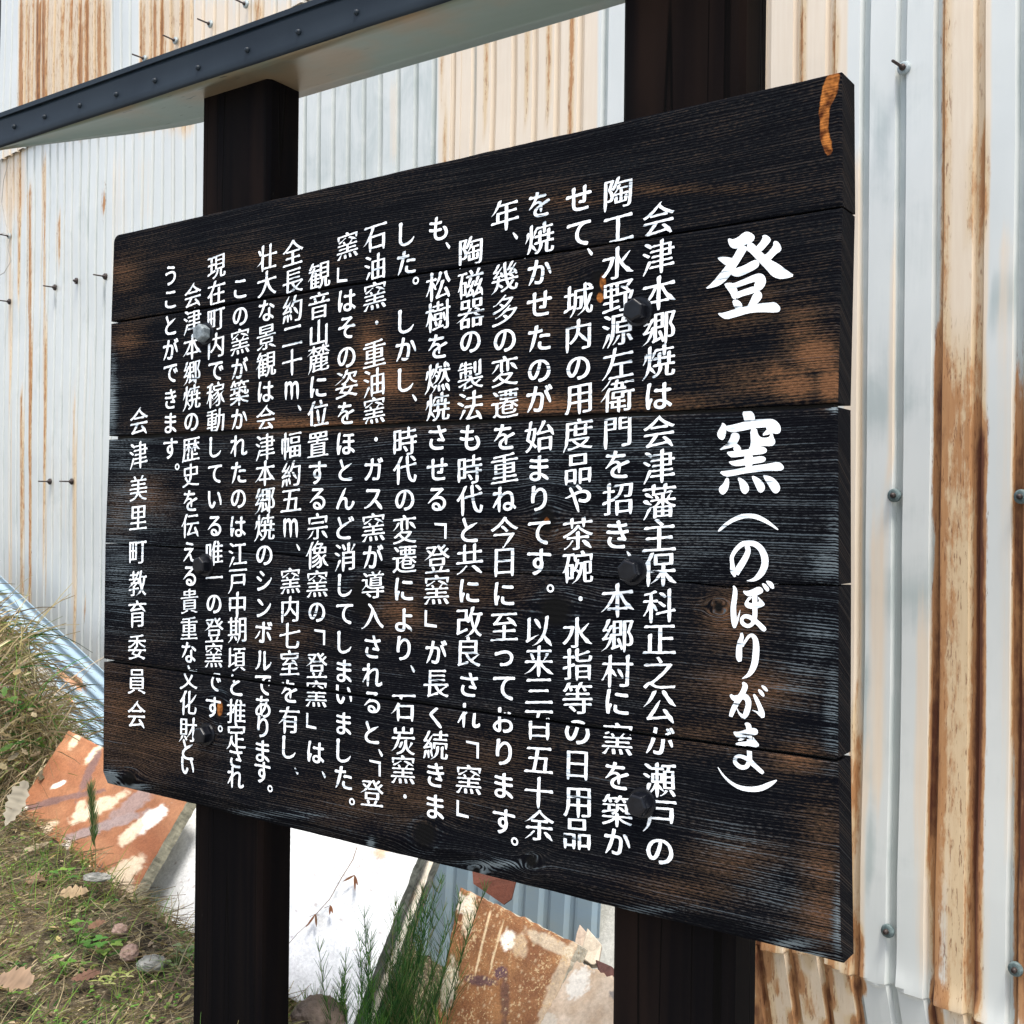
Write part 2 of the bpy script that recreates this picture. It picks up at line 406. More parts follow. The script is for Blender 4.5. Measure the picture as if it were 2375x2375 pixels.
def sheet_part(name, s0, s1, z0, z1, lift, tilt, parent, mat, nzr):
    ss = []
    k0 = math.floor((s0 - S0) / PITCH); k1 = math.ceil((s1 - S0) / PITCH)
    for k in range(k0, k1 + 1):
        for a, d in PROF[:-1]:
            s = S0 + k * PITCH + a
            if s0 - 1e-6 <= s <= s1 + 1e-6: ss.append((s, d))
            if a == 0.0:
                for e in (.016, .031):
                    if s0 <= s + e <= s1: ss.append((s + e, 0.0))
    ss.sort()
    zs = np.linspace(z0, z1, nzr); V = []; A = []
    zs = sorted(set(list(zs) + [z for z in np.linspace(CAMZ - 1.0, CAMZ - .72, 80) if z0 < z < z1]))
    for z in zs:
        for s, d in ss:
            dd, ds = wall_warp(s, z)
            V.append((s + ds + tilt * (z - z0), d + dd - lift, z))
    n = len(ss); m = len(zs)
    Fc = [(j * n + i, j * n + i + 1, (j + 1) * n + i + 1, (j + 1) * n + i) for j in range(m - 1) for i in range(n - 1)]
    Wd = np.array([WM @ Vector(v) for v in V])
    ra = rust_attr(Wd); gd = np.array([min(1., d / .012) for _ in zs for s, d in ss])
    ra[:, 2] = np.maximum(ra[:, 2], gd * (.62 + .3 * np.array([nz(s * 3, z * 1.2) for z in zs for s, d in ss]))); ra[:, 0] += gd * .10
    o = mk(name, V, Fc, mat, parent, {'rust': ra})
    md = o.modifiers.new('thickness', 'SOLIDIFY'); md.thickness = .0012; md.offset = -1
    return o
shed = empty('corrugated_shed', None, 'long shed wall of rusty white corrugated sheets behind the sign', 'shed', mat=WM)
Z_LAP = CAMZ + 1.47
lo = [-4.02, -2.62, -1.90, -1.10, -.40, .30, 1.25]
seam = wl(398, 420).x
lo = [wl(-190, 600).x, seam - .62, seam, -1.92, -1.15, -.43, .31, 1.25]
for i in range(len(lo) - 1):
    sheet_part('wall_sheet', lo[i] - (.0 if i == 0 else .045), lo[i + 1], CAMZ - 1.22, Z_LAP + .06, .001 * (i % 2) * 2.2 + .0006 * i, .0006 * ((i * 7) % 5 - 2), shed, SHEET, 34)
up = [wl(4, 200).x, -3.15, -2.42, -1.70, -1.0, -.2, .6, 1.25]
for i in range(len(up) - 1):
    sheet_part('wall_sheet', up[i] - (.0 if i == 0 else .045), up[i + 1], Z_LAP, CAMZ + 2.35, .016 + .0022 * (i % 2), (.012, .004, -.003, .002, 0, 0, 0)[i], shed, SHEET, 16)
def box(x0, x1, y0, y1, z0, z1):
    v = [(x, y, z) for z in (z0, z1) for y in (y0, y1) for x in (x0, x1)]
    return v, [(0, 2, 3, 1), (4, 5, 7, 6), (0, 1, 5, 4), (1, 3, 7, 5), (3, 2, 6, 7), (2, 0, 4, 6)]
v, f = box(up[0] - .30, up[0] - .02, .03, .16, CAMZ + 1.3, CAMZ + 2.4)
mk('corner_post', v, f, DARK, shed)
v, f = box(up[0] - .01, 1.26, .075, .12, CAMZ + 2.25, CAMZ + 2.36); mk('top_rail', v, f, DARK, shed)

def lathe(pr, n=12):
    V, Fc = [], []
    for y, r in pr:
        for k in range(n):
            a = 2 * math.pi * k / n; V.append((r * math.cos(a), y, r * math.sin(a)))
    for j in range(len(pr) - 1):
        for k in range(n): Fc.append((j * n + k, j * n + (k + 1) % n, (j + 1) * n + (k + 1) % n, (j + 1) * n + k))
    Fc.append(tuple(range(n))[::-1]); Fc.append(tuple(range((len(pr) - 1) * n, len(pr) * n)))
    return V, Fc
sv, sf = lathe([(-.046, .0016), (-.044, .0026), (-.010, .0028), (-.009, .0058), (-.004, .0058), (.004, .004)], 10)
wv, wf = lathe([(-.0045, .007), (-.004, .0108), (-.001, .0122), (.003, .0122)], 16)
sv2, sf2 = lathe([(-.012, .003), (-.010, .0046), (-.004, .005), (.004, .004)], 10)
me_s = me_s2 = me_w = None
def hook_bolt(px, py, long=True, wmat=WASHER, lift=0., nod=0.):
    p = wl(px, py); dd, ds = wall_warp(p.x, p.z)
    o = mk('hook_bolt', sv if long else sv2, sf if long else sf2, NAIL, shed, smooth=True)
    o.location = (p.x, dd - lift - .0065, p.z); o.rotation_euler = (nod, 0, rng.uniform(-.1, .1))
    wsh = mk('washer', wv, wf, wmat, o, smooth=True)
for p in ((588, 17), (504, 62), (423, 100), (350, 141)): hook_bolt(*p, lift=.02, nod=-.08)
for p in ((248, 642), (130, 667), (25, 700), (121, 1117), (172, 1117)): hook_bolt(*p, wmat=NAIL)
hook_bolt(24, 548); hook_bolt(180, 652, False, NAIL); hook_bolt(0, 262, False, NAIL)
hook_bolt(2101, 161, wmat=WASHER)
for p in ((2077, 1149), (2372, 1152), (2064, 2156), (2360, 2244)): hook_bolt(*p, long=False, wmat=RUBBER)

# ------------------------------------------------------------------ the sign
sign = empty('information_sign', None, 'dark wooden information sign with white Japanese lettering on two posts under a metal cap', 'sign', mat=SM)
T_ = .04
# plank edges in photograph pixels, left to right
EDGE = [
    ([(263, 547), (1952, 167)], [(257, 746), (1954, 477)]),
    ([(257, 751), (1953, 482)], [(252, 1011), (1943, 934)]),
    ([(252, 1020), (1943, 945)], [(243, 1259), (480, 1272), (654, 1284), (850, 1312), (1450, 1341), (1600, 1350), (1684, 1361), (1797, 1354), (1944, 1357)]),
    ([(243, 1261), (480, 1275), (654, 1287), (850, 1315), (1450, 1344), (1600, 1353), (1684, 1364), (1797, 1357), (1944, 1361)], [(240, 1528), (1943, 1759)]),
    ([(240, 1535), (1943, 1768)], [(238, 1819), (1950, 2240)])]
KNOTS = [(1390, 660, 26, 42), (1268, 1205, 22, 40), (1288, 1415, 42, 44), (1667, 1408, 13, 15), (300, 1806, 17, 22), (508, 1640, 16, 32),
         (985, 1935, 30, 34), (840, 1385, 34, 50), (1232, 1998, 16, 16), (1105, 2020, 12, 12)]
BROWN = [(1890, 820, 55, 45, .85), (1840, 890, 60, 40, .85), (1925, 890, 30, 50, .95), (1800, 865, 40, 30, .7), (1780, 880, 120, 40, .5), (1700, 735, 70, 60, .35), (1214, 940, 190, 22, .75), (880, 880, 90, 55, .75), (860, 800, 40, 60, .6),
         (1500, 935, 150, 22, .6), (700, 985, 260, 18, .65), (290, 640, 45, 60, .4), (300, 790, 45, 40, .5), (330, 1150, 60, 50, .6), (290, 1650, 90, 120, .48),
         (340, 1740, 120, 70, .42), (1700, 1430, 70, 70, .55), (1740, 1600, 140, 60, .5), (1850, 1755, 70, 40, .6), (1700, 2000, 120, 60, .45), (1905, 2060, 60, 200, .55),
         (1330, 1240, 220, 40, .42), (930, 1420, 70, 50, .55), (1080, 1380, 160, 60, .35), (900, 1850, 220, 60, .35), (660, 1480, 100, 40, .35), (1600, 2060, 160, 40, .4),
         (1560, 440, 220, 12, .4), (1330, 465, 90, 14, .45), (1640, 1700, 150, 40, .4), (600, 1150, 100, 50, .3), (1100, 1750, 200, 60, .3), (1860, 780, 50, 90, .5),
         (560, 600, 200, 20, .3), (500, 900, 100, 30, .3), (1250, 700, 80, 100, .2), (1780, 700, 50, 40, .35), (280, 1180, 40, 60, .5)]
PALE = [(1900, 1480, 50, 70, .42), (1930, 1650, 20, 110, .52), (1942, 2150, 12, 130, .6), (1860, 1570, 60, 70, .3), (1800, 2050, 100, 60, .32), (1920, 1310, 40, 40, .5),
        (1700, 1950, 90, 50, .3), (258, 930, 14, 80, 1.0), (262, 860, 12, 50, .7), (252, 1805, 22, 16, 1.4), (295, 1826, 40, 8, 1.2), (300, 1180, 60, 70, .35), (275, 1330, 40, 100, .4),
        (1150, 2005, 60, 9, .9), (1110, 2020, 16, 8, 1.2), (1830, 2190, 60, 12, .9), (1880, 2215, 40, 10, 1.0), (600, 1890, 160, 9, .55), (1935, 1250, 20, 100, .35),
        (1500, 2110, 100, 9, .5), (860, 1955, 9, 10, 1.2), (1935, 945, 14, 12, .9), (300, 1050, 60, 60, .3), (1600, 1230, 260, 90, .22), (1450, 1080, 300, 80, .18)]
SCAR = [(830, 420), (900, 405), (885, 520), (842, 600), (832, 720), (862, 860), (832, 878), (797, 790), (785, 620), (808, 480)]
SCAR = [(1575 + x / 2.415, y / 2.415) for x, y in SCAR]
LINEW = [-.02, .0, .24, .19, .15]
def inpoly(px, py, poly):
    inside = np.zeros(len(px), bool); n = len(poly)
    for i in range(n):
        x0, y0 = poly[i]; x1, y1 = poly[(i + 1) % n]
        c = ((y0 > py) != (y1 > py)) & (px < (x1 - x0) * (py - y0) / (y1 - y0 + 1e-9) + x0)
        inside ^= c
    return inside
def edge_fn(pts):
    q = [bl(*p) for p in pts]
    xs = [a.x for a in q]; zs = [a.z for a in q]
    return xs, zs
GAPS = []
def plank(i):
    (tx, tz), (bx, bz) = edge_fn(EDGE[i][0]), edge_fn(EDGE[i][1])
    x0, x1 = max(tx[0], bx[0]) * .5 + min(tx[0], bx[0]) * .5, (tx[-1] + bx[-1]) / 2
    nu = 420; hh = np.mean(tz) - np.mean(bz); nv = int(hh / .0026)
    V = []; us = np.linspace(x0, x1, nu)
    top = np.interp(us, tx, tz); bot = np.interp(us, bx, bz)
    # straight edges extrapolate
    if len(tx) == 2: top = tz[0] + (us - tx[0]) * (tz[1] - tz[0]) / (tx[1] - tx[0])
    if len(bx) == 2: bot = bz[0] + (us - bx[0]) * (bz[1] - bz[0]) / (bx[1] - bx[0])
    for j in range(nv):
        t = j / (nv - 1)
        for k, u in enumerate(us):
            z = bot[k] + (top[k] - bot[k]) * t
            if i == 0: z -= .012 * t * max(0, 1 - (u - x0) / .014) ** 2
            e = min(z - bot[k], top[k] - z, u - x0, x1 - u)
            d = .0011 * max(0, 1 - e / .0028) ** 2 + .0007 * fbm(u * 5, z * 14, i)
            if i == 4:
                b = z - bot[k]; lim = .022 + .005 * nz(u * 4, 5)
                if b < lim: d += (lim - b) * .42
            wob = .0012 * fbm(u * 14, i * 3.3) * (1 if j in (0, nv - 1) else 0)
            sl = (bx[0] - x0 + (tx[0] - bx[0]) * t) * (1 - k / (nu - 1)) + (bx[-1] - x1 + (tx[-1] - bx[-1]) * t) * (k / (nu - 1))
            V.append((u + sl, d, z + wob))
    nf = len(V)
    P = np.array(V)
    Fc = [(a * nu + k, a * nu + k + 1, (a + 1) * nu + k + 1, (a + 1) * nu + k) for a in range(nv - 1) for k in range(nu - 1)]
    loop = list(range(nu)) + [a * nu + nu - 1 for a in range(1, nv)] + [(nv - 1) * nu + k for k in range(nu - 2, -1, -1)] + [a * nu for a in range(nv - 2, 0, -1)]
    base = len(V)
    n = len(loop)
    for l in loop: V.append(V[l])
    for l in loop: V.append((V[l][0], T_, V[l][2]))
    for a in range(n): Fc.append((base + a, base + n + a, base + n + (a + 1) % n, base + (a + 1) % n))
    Fc.append(tuple(range(base + n, base + 2 * n)))
    V = np.array(V)
    Wd = V @ np.array(SM.to_3x3()).T + np.array(SM.translation)
    px, py = to_px(Wd)
    g = V[:, 2].copy() + V[:, 1] * .6 + i * 1.37
    g += np.array([.010 * nz(u * 1.7, z * 3.5, i * 5.) + .0022 * nz(u * 7, z * 16, i) for u, _, z in V])
    wear = np.zeros((len(V), 4)); wear[:, 1] = LINEW[i]; wear[:, 0] = .0
    for kx, ky, rx, ry in KNOTS:
        r2 = ((px - kx) / rx) ** 2 + ((py - ky) / ry) ** 2
        sgn = np.where(py < ky, -1, 1)
        g += .012 * np.exp(-r2 / 5) * sgn * np.clip(np.abs(py - ky) / ry, 0, 1)
        wear[:, 3] = np.maximum(wear[:, 3], np.exp(-r2 * 1.1))
        ring = np.exp(-((np.sqrt(r2) - 1.25) / .22) ** 2); wear[:, 1] += .22 * ring * (i > 1)
    for kx, ky, rx, ry, a in BROWN: wear[:, 0] = np.maximum(wear[:, 0], a * np.exp(-(((px - kx) / rx) ** 2 + ((py - ky) / ry) ** 2) * .7))
    for kx, ky, rx, ry, a in PALE: wear[:, 1] = np.maximum(wear[:, 1], LINEW[i] + a * np.exp(-(((px - kx) / rx) ** 2 + ((py - ky) / ry) ** 2) * .7))
    for ox, oy in ((0, 0), (5, 0), (-5, 0), (0, 6), (0, -6), (4, 5), (-4, -5), (4, -5), (-4, 5)):
        wear[:, 2] += inpoly(px + ox, py + oy, SCAR) / 9.
    for kx, ky, rx, ry in ((1392, 690, 9, 12), (1398, 655, 8, 22), (1268, 1208, 6, 9), (510, 1642, 7, 18)):
        wear[:, 2] = np.maximum(wear[:, 2], np.exp(-(((px - kx) / rx) ** 2 + ((py - ky) / ry) ** 2)))
    side = np.zeros(len(V), bool); side[nf:] = True
    wear[side, :3] = 0
    lab = ['top plank with an orange torn scar at its right corner', None, None, None, None][i]
    o = mk('plank', V, Fc, BOARD, sign, {'grain': g, 'wear': wear}, smooth=False)
    if lab: o['label'] = lab
    PLANKS.append(o)
    if i in (1, 2, 4):      # tongue closing the joint above this plank
        V = []; x0 += .010; x1 -= .010
        ts = np.linspace(x0, x1, 30); tz2 = tz[0] + (ts - tx[0]) * (tz[-1] - tz[0]) / (tx[-1] - tx[0])
        for u, z in zip(ts, tz2):
            V += [(u, .013, z - .003), (u, .013, z + .010), (u, .026, z + .010), (u, .026, z - .003)]
        Fc = [(a * 4 + k, a * 4 + (k + 1) % 4, a * 4 + 4 + (k + 1) % 4, a * 4 + 4 + k) for a in range(29) for k in range(4)] + [(0, 1, 2, 3), (119, 118, 117, 116)]
        mk('tongue', V, Fc, DARK, o)
    return o
PLANKS = []
for i in range(5): plank(i)
def gapline(i):
    "two lines (point, direction) bounding the gap under plank i, in sign x,z"
    a = [bl(*p) for p in (EDGE[i][1][0], EDGE[i][1][-1])]; b = [bl(*p) for p in (EDGE[i + 1][0][0], EDGE[i + 1][0][-1])]
    return a, b

# posts: chamfered boxes from the ground to the cap
def post(u0, u1, d0, d1, z0, z1):
    c = .006
    ring = [(u0 + c, d0), (u1 - c, d0), (u1, d0 + c), (u1, d1 - c), (u1 - c, d1), (u0 + c, d1), (u0, d1 - c), (u0, d0 + c)]
    V = []; zs = np.linspace(z0, z1, 12)
    for z in zs:
        for (u, d) in ring: V.append((u, d, z))
    Fc = [(j * 8 + k, j * 8 + (k + 1) % 8, (j + 1) * 8 + (k + 1) % 8, (j + 1) * 8 + k) for j in range(11) for k in range(8)]
    Fc += [tuple(range(8))[::-1], tuple(range(88, 96))]
    return mk('post', V, Fc, POST, sign)
D0, D1 = T_ + .001, T_ + .068
uR0, uL0 = bl(1420, 2000, T_).x, bl(446, 2000, T_).x
ZCAP = bl(800, 194, .12).z
for u0 in (uL0, uR0): post(u0, u0 + .155, D0, D1, -.2, ZCAP)

# cap over the posts: fascia, underside and ridge sheet
fa = bl(0, 333, -.011); fb = bl(1000, 15, -.011)
D_F, D_B = -.011, .12
def soff_depth(u):
    px = [-40, 0, 100, 200, 300, 400, 460, 5000]; fr = [.03, .11, .40, .67, .87, .97, 1, 1]
    Pw = SM @ Vector((u, D_F, ZCAP)); x, _ = to_px(np.array([Pw])); x = float(x[0])
    return D_F + (D_B - D_F) * float(np.interp(x, px, fr))
uA, uB = bl(-60, 350, D_F).x, W_SIGN / 2 + .14
us = np.linspace(uA, uB, 90); V = []
for u in us:
    db = soff_depth(u)
    for k in range(7):
        t = k / 6; d = D_F + .002 + (db - D_F - .002) * t
        V.append((u, d, ZCAP + .004 * math.sin(t * math.pi) * .6 + .0015 * nz(u * 4, t * 2) - .0008 + (.006 if k == 6 else 0) * 0))
Fc = [(a * 7 + k, a * 7 + k + 1, (a + 1) * 7 + k + 1, (a + 1) * 7 + k) for a in range(89) for k in range(6)]
CV = []
for u in us:
    db = soff_depth(u)
    for d, z in ((D_F - .004, .050), (D_F - .004, .058), (D_F * .4 + db * .6, .060 + .028 * (db - D_F) / (D_B - D_F)), (db + .002, .058), (db + .002, .050), (db + .002, .003), (db - .003, .003), (db - .006, .050)):
        CV.append((u, d, ZCAP + z))
n = len(us)
CF = [(a * 8 + k, a * 8 + (k + 1) % 8, a * 8 + 8 + (k + 1) % 8, a * 8 + 8 + k) for a in range(n - 1) for k in range(8)] + [tuple(range(8))[::-1], tuple(range(8 * n - 8, 8 * n))]
cap = mk('metal_cap', CV, CF, FASCIA, sign)
so = mk('underside', V, Fc, SOFFIT, cap, smooth=True)
md = so.modifiers.new('thickness', 'SOLIDIFY'); md.thickness = .001; md.offset = 1
# fascia with slight waviness, returning at the back
V = []; n = 160
us = np.linspace(uA, uB, n)
prof = [(0, .0495), (.0, .044), (.0015, .030), (.0, .012), (-.0005, .003), (.0015, -.002), (.004, -.001)]
for u in us:
    for d, z in prof:
        V.append((u, D_F + d + .0014 * nz(u * 6, z * 30) , ZCAP + z + .0008 * nz(u * 5, 2)))
m_ = len(prof)
Fc = [(a * m_ + k, a * m_ + k + 1, (a + 1) * m_ + k + 1, (a + 1) * m_ + k) for a in range(n - 1) for k in range(m_ - 1)]
fas = mk('fascia', V, Fc, FASCIA, cap, smooth=True)
md = fas.modifiers.new('thickness', 'SOLIDIFY'); md.thickness = .0012; md.offset = -1
nv_, nf_ = lathe([(-.0042, .0012), (-.0036, .0028), (-.001, .0042), (.003, .0046)], 10)
for x, y in ((80, 710), (250, 655), (447, 592), (652, 530), (868, 452), (1110, 380), (1385, 280), (1672, 180), (1998, 70)):
    p = bl(x / 2.415, y / 2.415, D_F)
    o = mk('nail', nv_, nf_, FASCIA, cap, smooth=True); o.location = (p.x, D_F, p.z)

# bolts through the boards
def hexbolt(px, py, worn=False, nut=False):
    V, Fc = [], []
    r = .0138
    rings = [(0, r * .98), (-.0115, r), (-.0138, r * .93), (-.0150, r * .80)]
    for d, q in rings:
        for k in range(6):
            a = math.pi / 3 * k + .3; V.append((q * math.cos(a), d, q * math.sin(a)))
    for j in range(3):
        for k in range(6): Fc.append((j * 6 + k, (j + 1) * 6 + k, (j + 1) * 6 + (k + 1) % 6, j * 6 + (k + 1) % 6))
    Fc.append(tuple(range(18, 24))[::-1])
    p = bl(px, py, -.012)
    o = mk('bolt', V, Fc, WORN if worn else IRON, sign)
    o.location = (p.x, -.003, p.z); o.rotation_euler = (0, rng.uniform(0, 1), 0)
    md = o.modifiers.new('bevel', 'BEVEL'); md.width = .0008; md.segments = 2
    if worn: o['label'] = 'bolt with its grey paint worn bare'
    V, Fc = lathe([(-.0034, .0110), (-.0030, .0165), (-.0006, .0175), (.004, .0175)], 28)
    wsh = mk('washer', V, Fc, IRON, o, smooth=False)
    wsh.location = (0, .0022, 0)
for a in ((1471, 720), (1458, 1324), (1479, 1867), (464, 1311), (466, 1706)): hexbolt(*a)
hexbolt(465, 772, True)

# ------------------------------------------------------------------ lettering
font = bpy.data.curves.new('glyph_source', 'FONT'); fo = bpy.data.objects.new('glyph_source', font); COL.objects.link(fo)
def outlines(ch):
    font.body = ch
    dg = bpy.context.evaluated_depsgraph_get(); dg.update()
    cu = fo.to_curve(dg); polys = []
    for sp in cu.splines:
        bp = sp.bezier_points; n = len(bp); pts = []
        for i in range(n):
            a, b = bp[i], bp[(i + 1) % n]
            p0, h0, h1, p1 = a.co.to_2d(), a.handle_right.to_2d(), b.handle_left.to_2d(), b.co.to_2d()
            L = (p1 - p0).length
            if L < 1e-5: continue
            dv = (p1 - p0) / L
            dev = max(abs(dv.cross(h0 - p0)), abs(dv.cross(h1 - p0)))
            m = 1 if dev < .004 else 5
            for k in range(m):
                t = k / m
                pts.append(((1 - t) ** 3 * p0 + 3 * t * (1 - t) ** 2 * h0 + 3 * t * t * (1 - t) * h1 + t ** 3 * p1))
        if len(pts) > 2: polys.append(pts)
    fo.to_curve_clear()
    return polys
def area(p): return sum(p[i].x * p[(i + 1) % len(p)].y - p[(i + 1) % len(p)].x * p[i].y for i in range(len(p))) / 2
def chaikin(p, it=1, q=.25):
    for _ in range(it):
        out = []
        for i in range(len(p)):
            a, b = p[i], p[(i + 1) % len(p)]
            out += [a.lerp(b, q), a.lerp(b, 1 - q)]
        p = out
    return p
def brush(polys, kana, seed, wv, wh):
    "turn an even outline into a brush-like one: shaped stroke ends, tapered sweeps, thinner horizontals, slight slant"
    res = []; so, sg = SIGN_OUT
    caps = []
    for P in polys:
        n = len(P)
        for i in range(n):
            j = (i + 1) % n; e = P[j] - P[i]; L = e.length
            if not (.035 < L < .115): continue
            a = P[i] - P[i - 1]; b = P[(j + 1) % n] - P[j]
            if a.length < L * .55 or b.length < L * .55: continue
            a = a.normalized(); b = b.normalized(); ed = e / L
            s1, s2 = a.cross(ed), ed.cross(b)
            if s1 * s2 <= 0 or abs(s1) < .5 or abs(s2) < .5 or a.dot(b) > -.7 or (s1 > 0) != so: continue
            d = (a - b).normalized(); caps.append(((P[i] + P[j]) / 2, d, math.degrees(math.atan2(d.y, d.x)), L / 2))
    def kind(an):
        if abs(an) <= 25: return 'R'
        if abs(an) >= 158: return 'L'
        if 25 < an < 62: return 'UR'
        if 62 <= an <= 118: return 'U'
        if an > 118: return 'UL'
        if -112 < an < -68: return 'D'
        if an <= -112: return 'DL'
        return 'DR'
    # along-stroke width profile near each kind of end: distance -> factor
    PROFS = {'R': ((0, 1.25), (.05, 1.30), (.13, .85), (.24, 1)), 'L': ((0, .9), (.04, 1.25), (.12, .85), (.22, 1)),
             'U': ((0, .9), (.05, 1.25), (.14, .88), (.24, 1)), 'UL': ((0, .55), (.06, 1.2), (.16, 1.0), (.2, 1)),
             'D': ((0, .45), (.07, .85), (.16, 1.1), (.26, 1)), 'DL': ((0, .08), (.10, .45), (.22, .85), (.32, 1)),
             'DR': ((0, .30), (.06, .95), (.12, 1.5), (.26, 1)), 'UR': ((0, .12), (.10, .6), (.2, 1), (.22, 1))}
    KP = {'D': ((0, .25), (.08, .7), (.18, 1.1), (.26, 1)), 'DL': ((0, .1), (.10, .5), (.22, .9), (.3, 1)), 'R': ((0, .8), (.06, 1.2), (.16, .95), (.24, 1)),
          'DR': ((0, .5), (.06, 1.1), (.14, 1.25), (.26, 1))}
    EXT = {'R': .012, 'L': .02, 'U': .015, 'D': .03, 'DL': .06, 'DR': .05, 'UR': .04, 'UL': .01}
    SK = {'R': .5, 'L': .8, 'U': -.7, 'UL': -.2}      # slanted cuts
    for P in polys:
        D = []; n = len(P)
        for i in range(n):
            a, b = P[i], P[(i + 1) % n]; m = max(1, int((b - a).length / .036))
            D += [a.lerp(b, k / m) for k in range(m)]
        n = len(D); Q = []
        for i in range(n):
            t = D[(i + 1) % n] - D[i - 1]
            nn = Vector((t.y, -t.x)).normalized() * sg if t.length > 1e-6 else Vector((0, 0))
            wo = .012 * nz(D[i].x * 4.5 + seed * 3, D[i].y * 4.5, seed)
            q = D[i] + Vector((nn.x * (wv + wo), nn.y * (wh + wo * .7)))
            for m_, d, an, hw in caps:
                r = D[i] - m_; al = -r.dot(d)
                if not (-.01 <= al < .32): continue
                nl = Vector((-d.y, d.x)); la = r.dot(nl)
                if abs(la) > hw * 1.35: continue
                k = kind(an); pr = (KP.get(k) if kana else None) or PROFS[k]
                f = float(np.interp(al, [x for x, _ in pr], [y for _, y in pr]))
                q = q + nl * (la * (f - 1))
                e = max(0, 1 - al / .05)
                q = q + d * (EXT[k] * e * (.6 if kana else 1))
                if k in SK: q = q + d * (e * la / hw * .022 * SK[k] * (1 if k != 'R' else -1))
            q = Vector((q.x, q.y + (0 if kana else .105) * (q.x - .5)))
            Q.append(q)
        Q = chaikin(Q, 1, .25)
        for q in Q:
            q.x += .008 * nz(q.x * 8 + seed, q.y * 8); q.y += .008 * nz(q.x * 8, q.y * 8 + seed * 1.7)
        res.append(Q)
    return res
def winding(px, py, poly):
    x = np.array([p[0] for p in poly]); y = np.array([p[1] for p in poly]); x2 = np.roll(x, -1); y2 = np.roll(y, -1)
    w = np.zeros(len(px), int)
    for a, b, c, d in zip(x, y, x2, y2):
        if b == d: continue
        left = (c - a) * (py - b) - (px - a) * (d - b)
        w += ((b <= py) & (d > py) & (left > 0)).astype(int) - ((b > py) & (d <= py) & (left < 0)).astype(int)
    return w
def fill(polys):
    V, E = [], []
    for p in polys:
        b = len(V); V += [Vector((q[0], q[1])) for q in p]
        E += [(b + i, b + (i + 1) % len(p)) for i in range(len(p))]
    r = delaunay_2d_cdt(V, E, [], 0, 1e-5)
    ov, of = r[0], r[2]
    if not of: return [], []
    c = np.array([[(ov[f[0]].x + ov[f[1]].x + ov[f[2]].x) / 3, (ov[f[0]].y + ov[f[1]].y + ov[f[2]].y) / 3] for f in of])
    w = np.zeros(len(c), int)
    for p in polys: w += winding(c[:, 0], c[:, 1], p)
    return ov, [f for f, k in zip(of, w) if k != 0]
# which way the outer contours of the font run
pp = outlines('一'); _a = area(pp[0]) > 0
SIGN_OUT = (_a, 1 if _a else -1)
KANA = set('あいうえおかがきくこさしすせそただてでとどなにねのはほぼまもやよらりるれをんっシンボルガスせ')
GC = {}
SMALL = {'、', '。', '・', '「', '」'}
def ring_poly(r, n=20, ccw=True):
    p = [(r * math.cos(2 * math.pi * k / n), r * math.sin(2 * math.pi * k / n)) for k in range(n)]
    return p if ccw else p[::-1]
def glyph(ch):
    if ch in GC: return GC[ch]
    if ch == '。': polys = [ring_poly(.125), ring_poly(.068, ccw=False)]
    elif ch == '・': polys = [ring_poly(.07)]
    elif ch == '、': polys = [[(-.10, .10), (-.06, .11), (.02, .04), (.09, -.05), (.07, -.11), (.03, -.12), (-.04, -.03)]]
    elif ch == '「': polys = [[(-.27, .25), (.22, .25), (.22, -.25), (.14, -.25), (.13, .165), (-.25, .18)][::-1]]
    elif ch == '」': polys = [[(-.22, .26), (-.13, .25), (-.14, -.16), (.24, -.18), (.25, -.26), (-.22, -.26)][::-1]]
    elif ch == 'm': polys = brush(outlines('m'), True, 3, .014, .008); polys = [[Vector((p.x, p.y * 1.35)) for p in q] for q in polys]
    else:
        k = ch in KANA
        polys = brush(outlines(ch), k, hash_(ch), .021 if k else .016, .011 if k else -.004)
    V, Fc = fill([[(p[0], p[1]) for p in q] for q in polys])
    x = [p[0] for q in polys for p in q]; y = [p[1] for q in polys for p in q]
    cx, cy = (min(x) + max(x)) / 2, (min(y) + max(y)) / 2
    GC[ch] = ([(v.x - cx, v.y - cy) for v in V], Fc)
    return GC[ch]
def hash_(c): return (ord(c) * 37 % 1000) / 50.
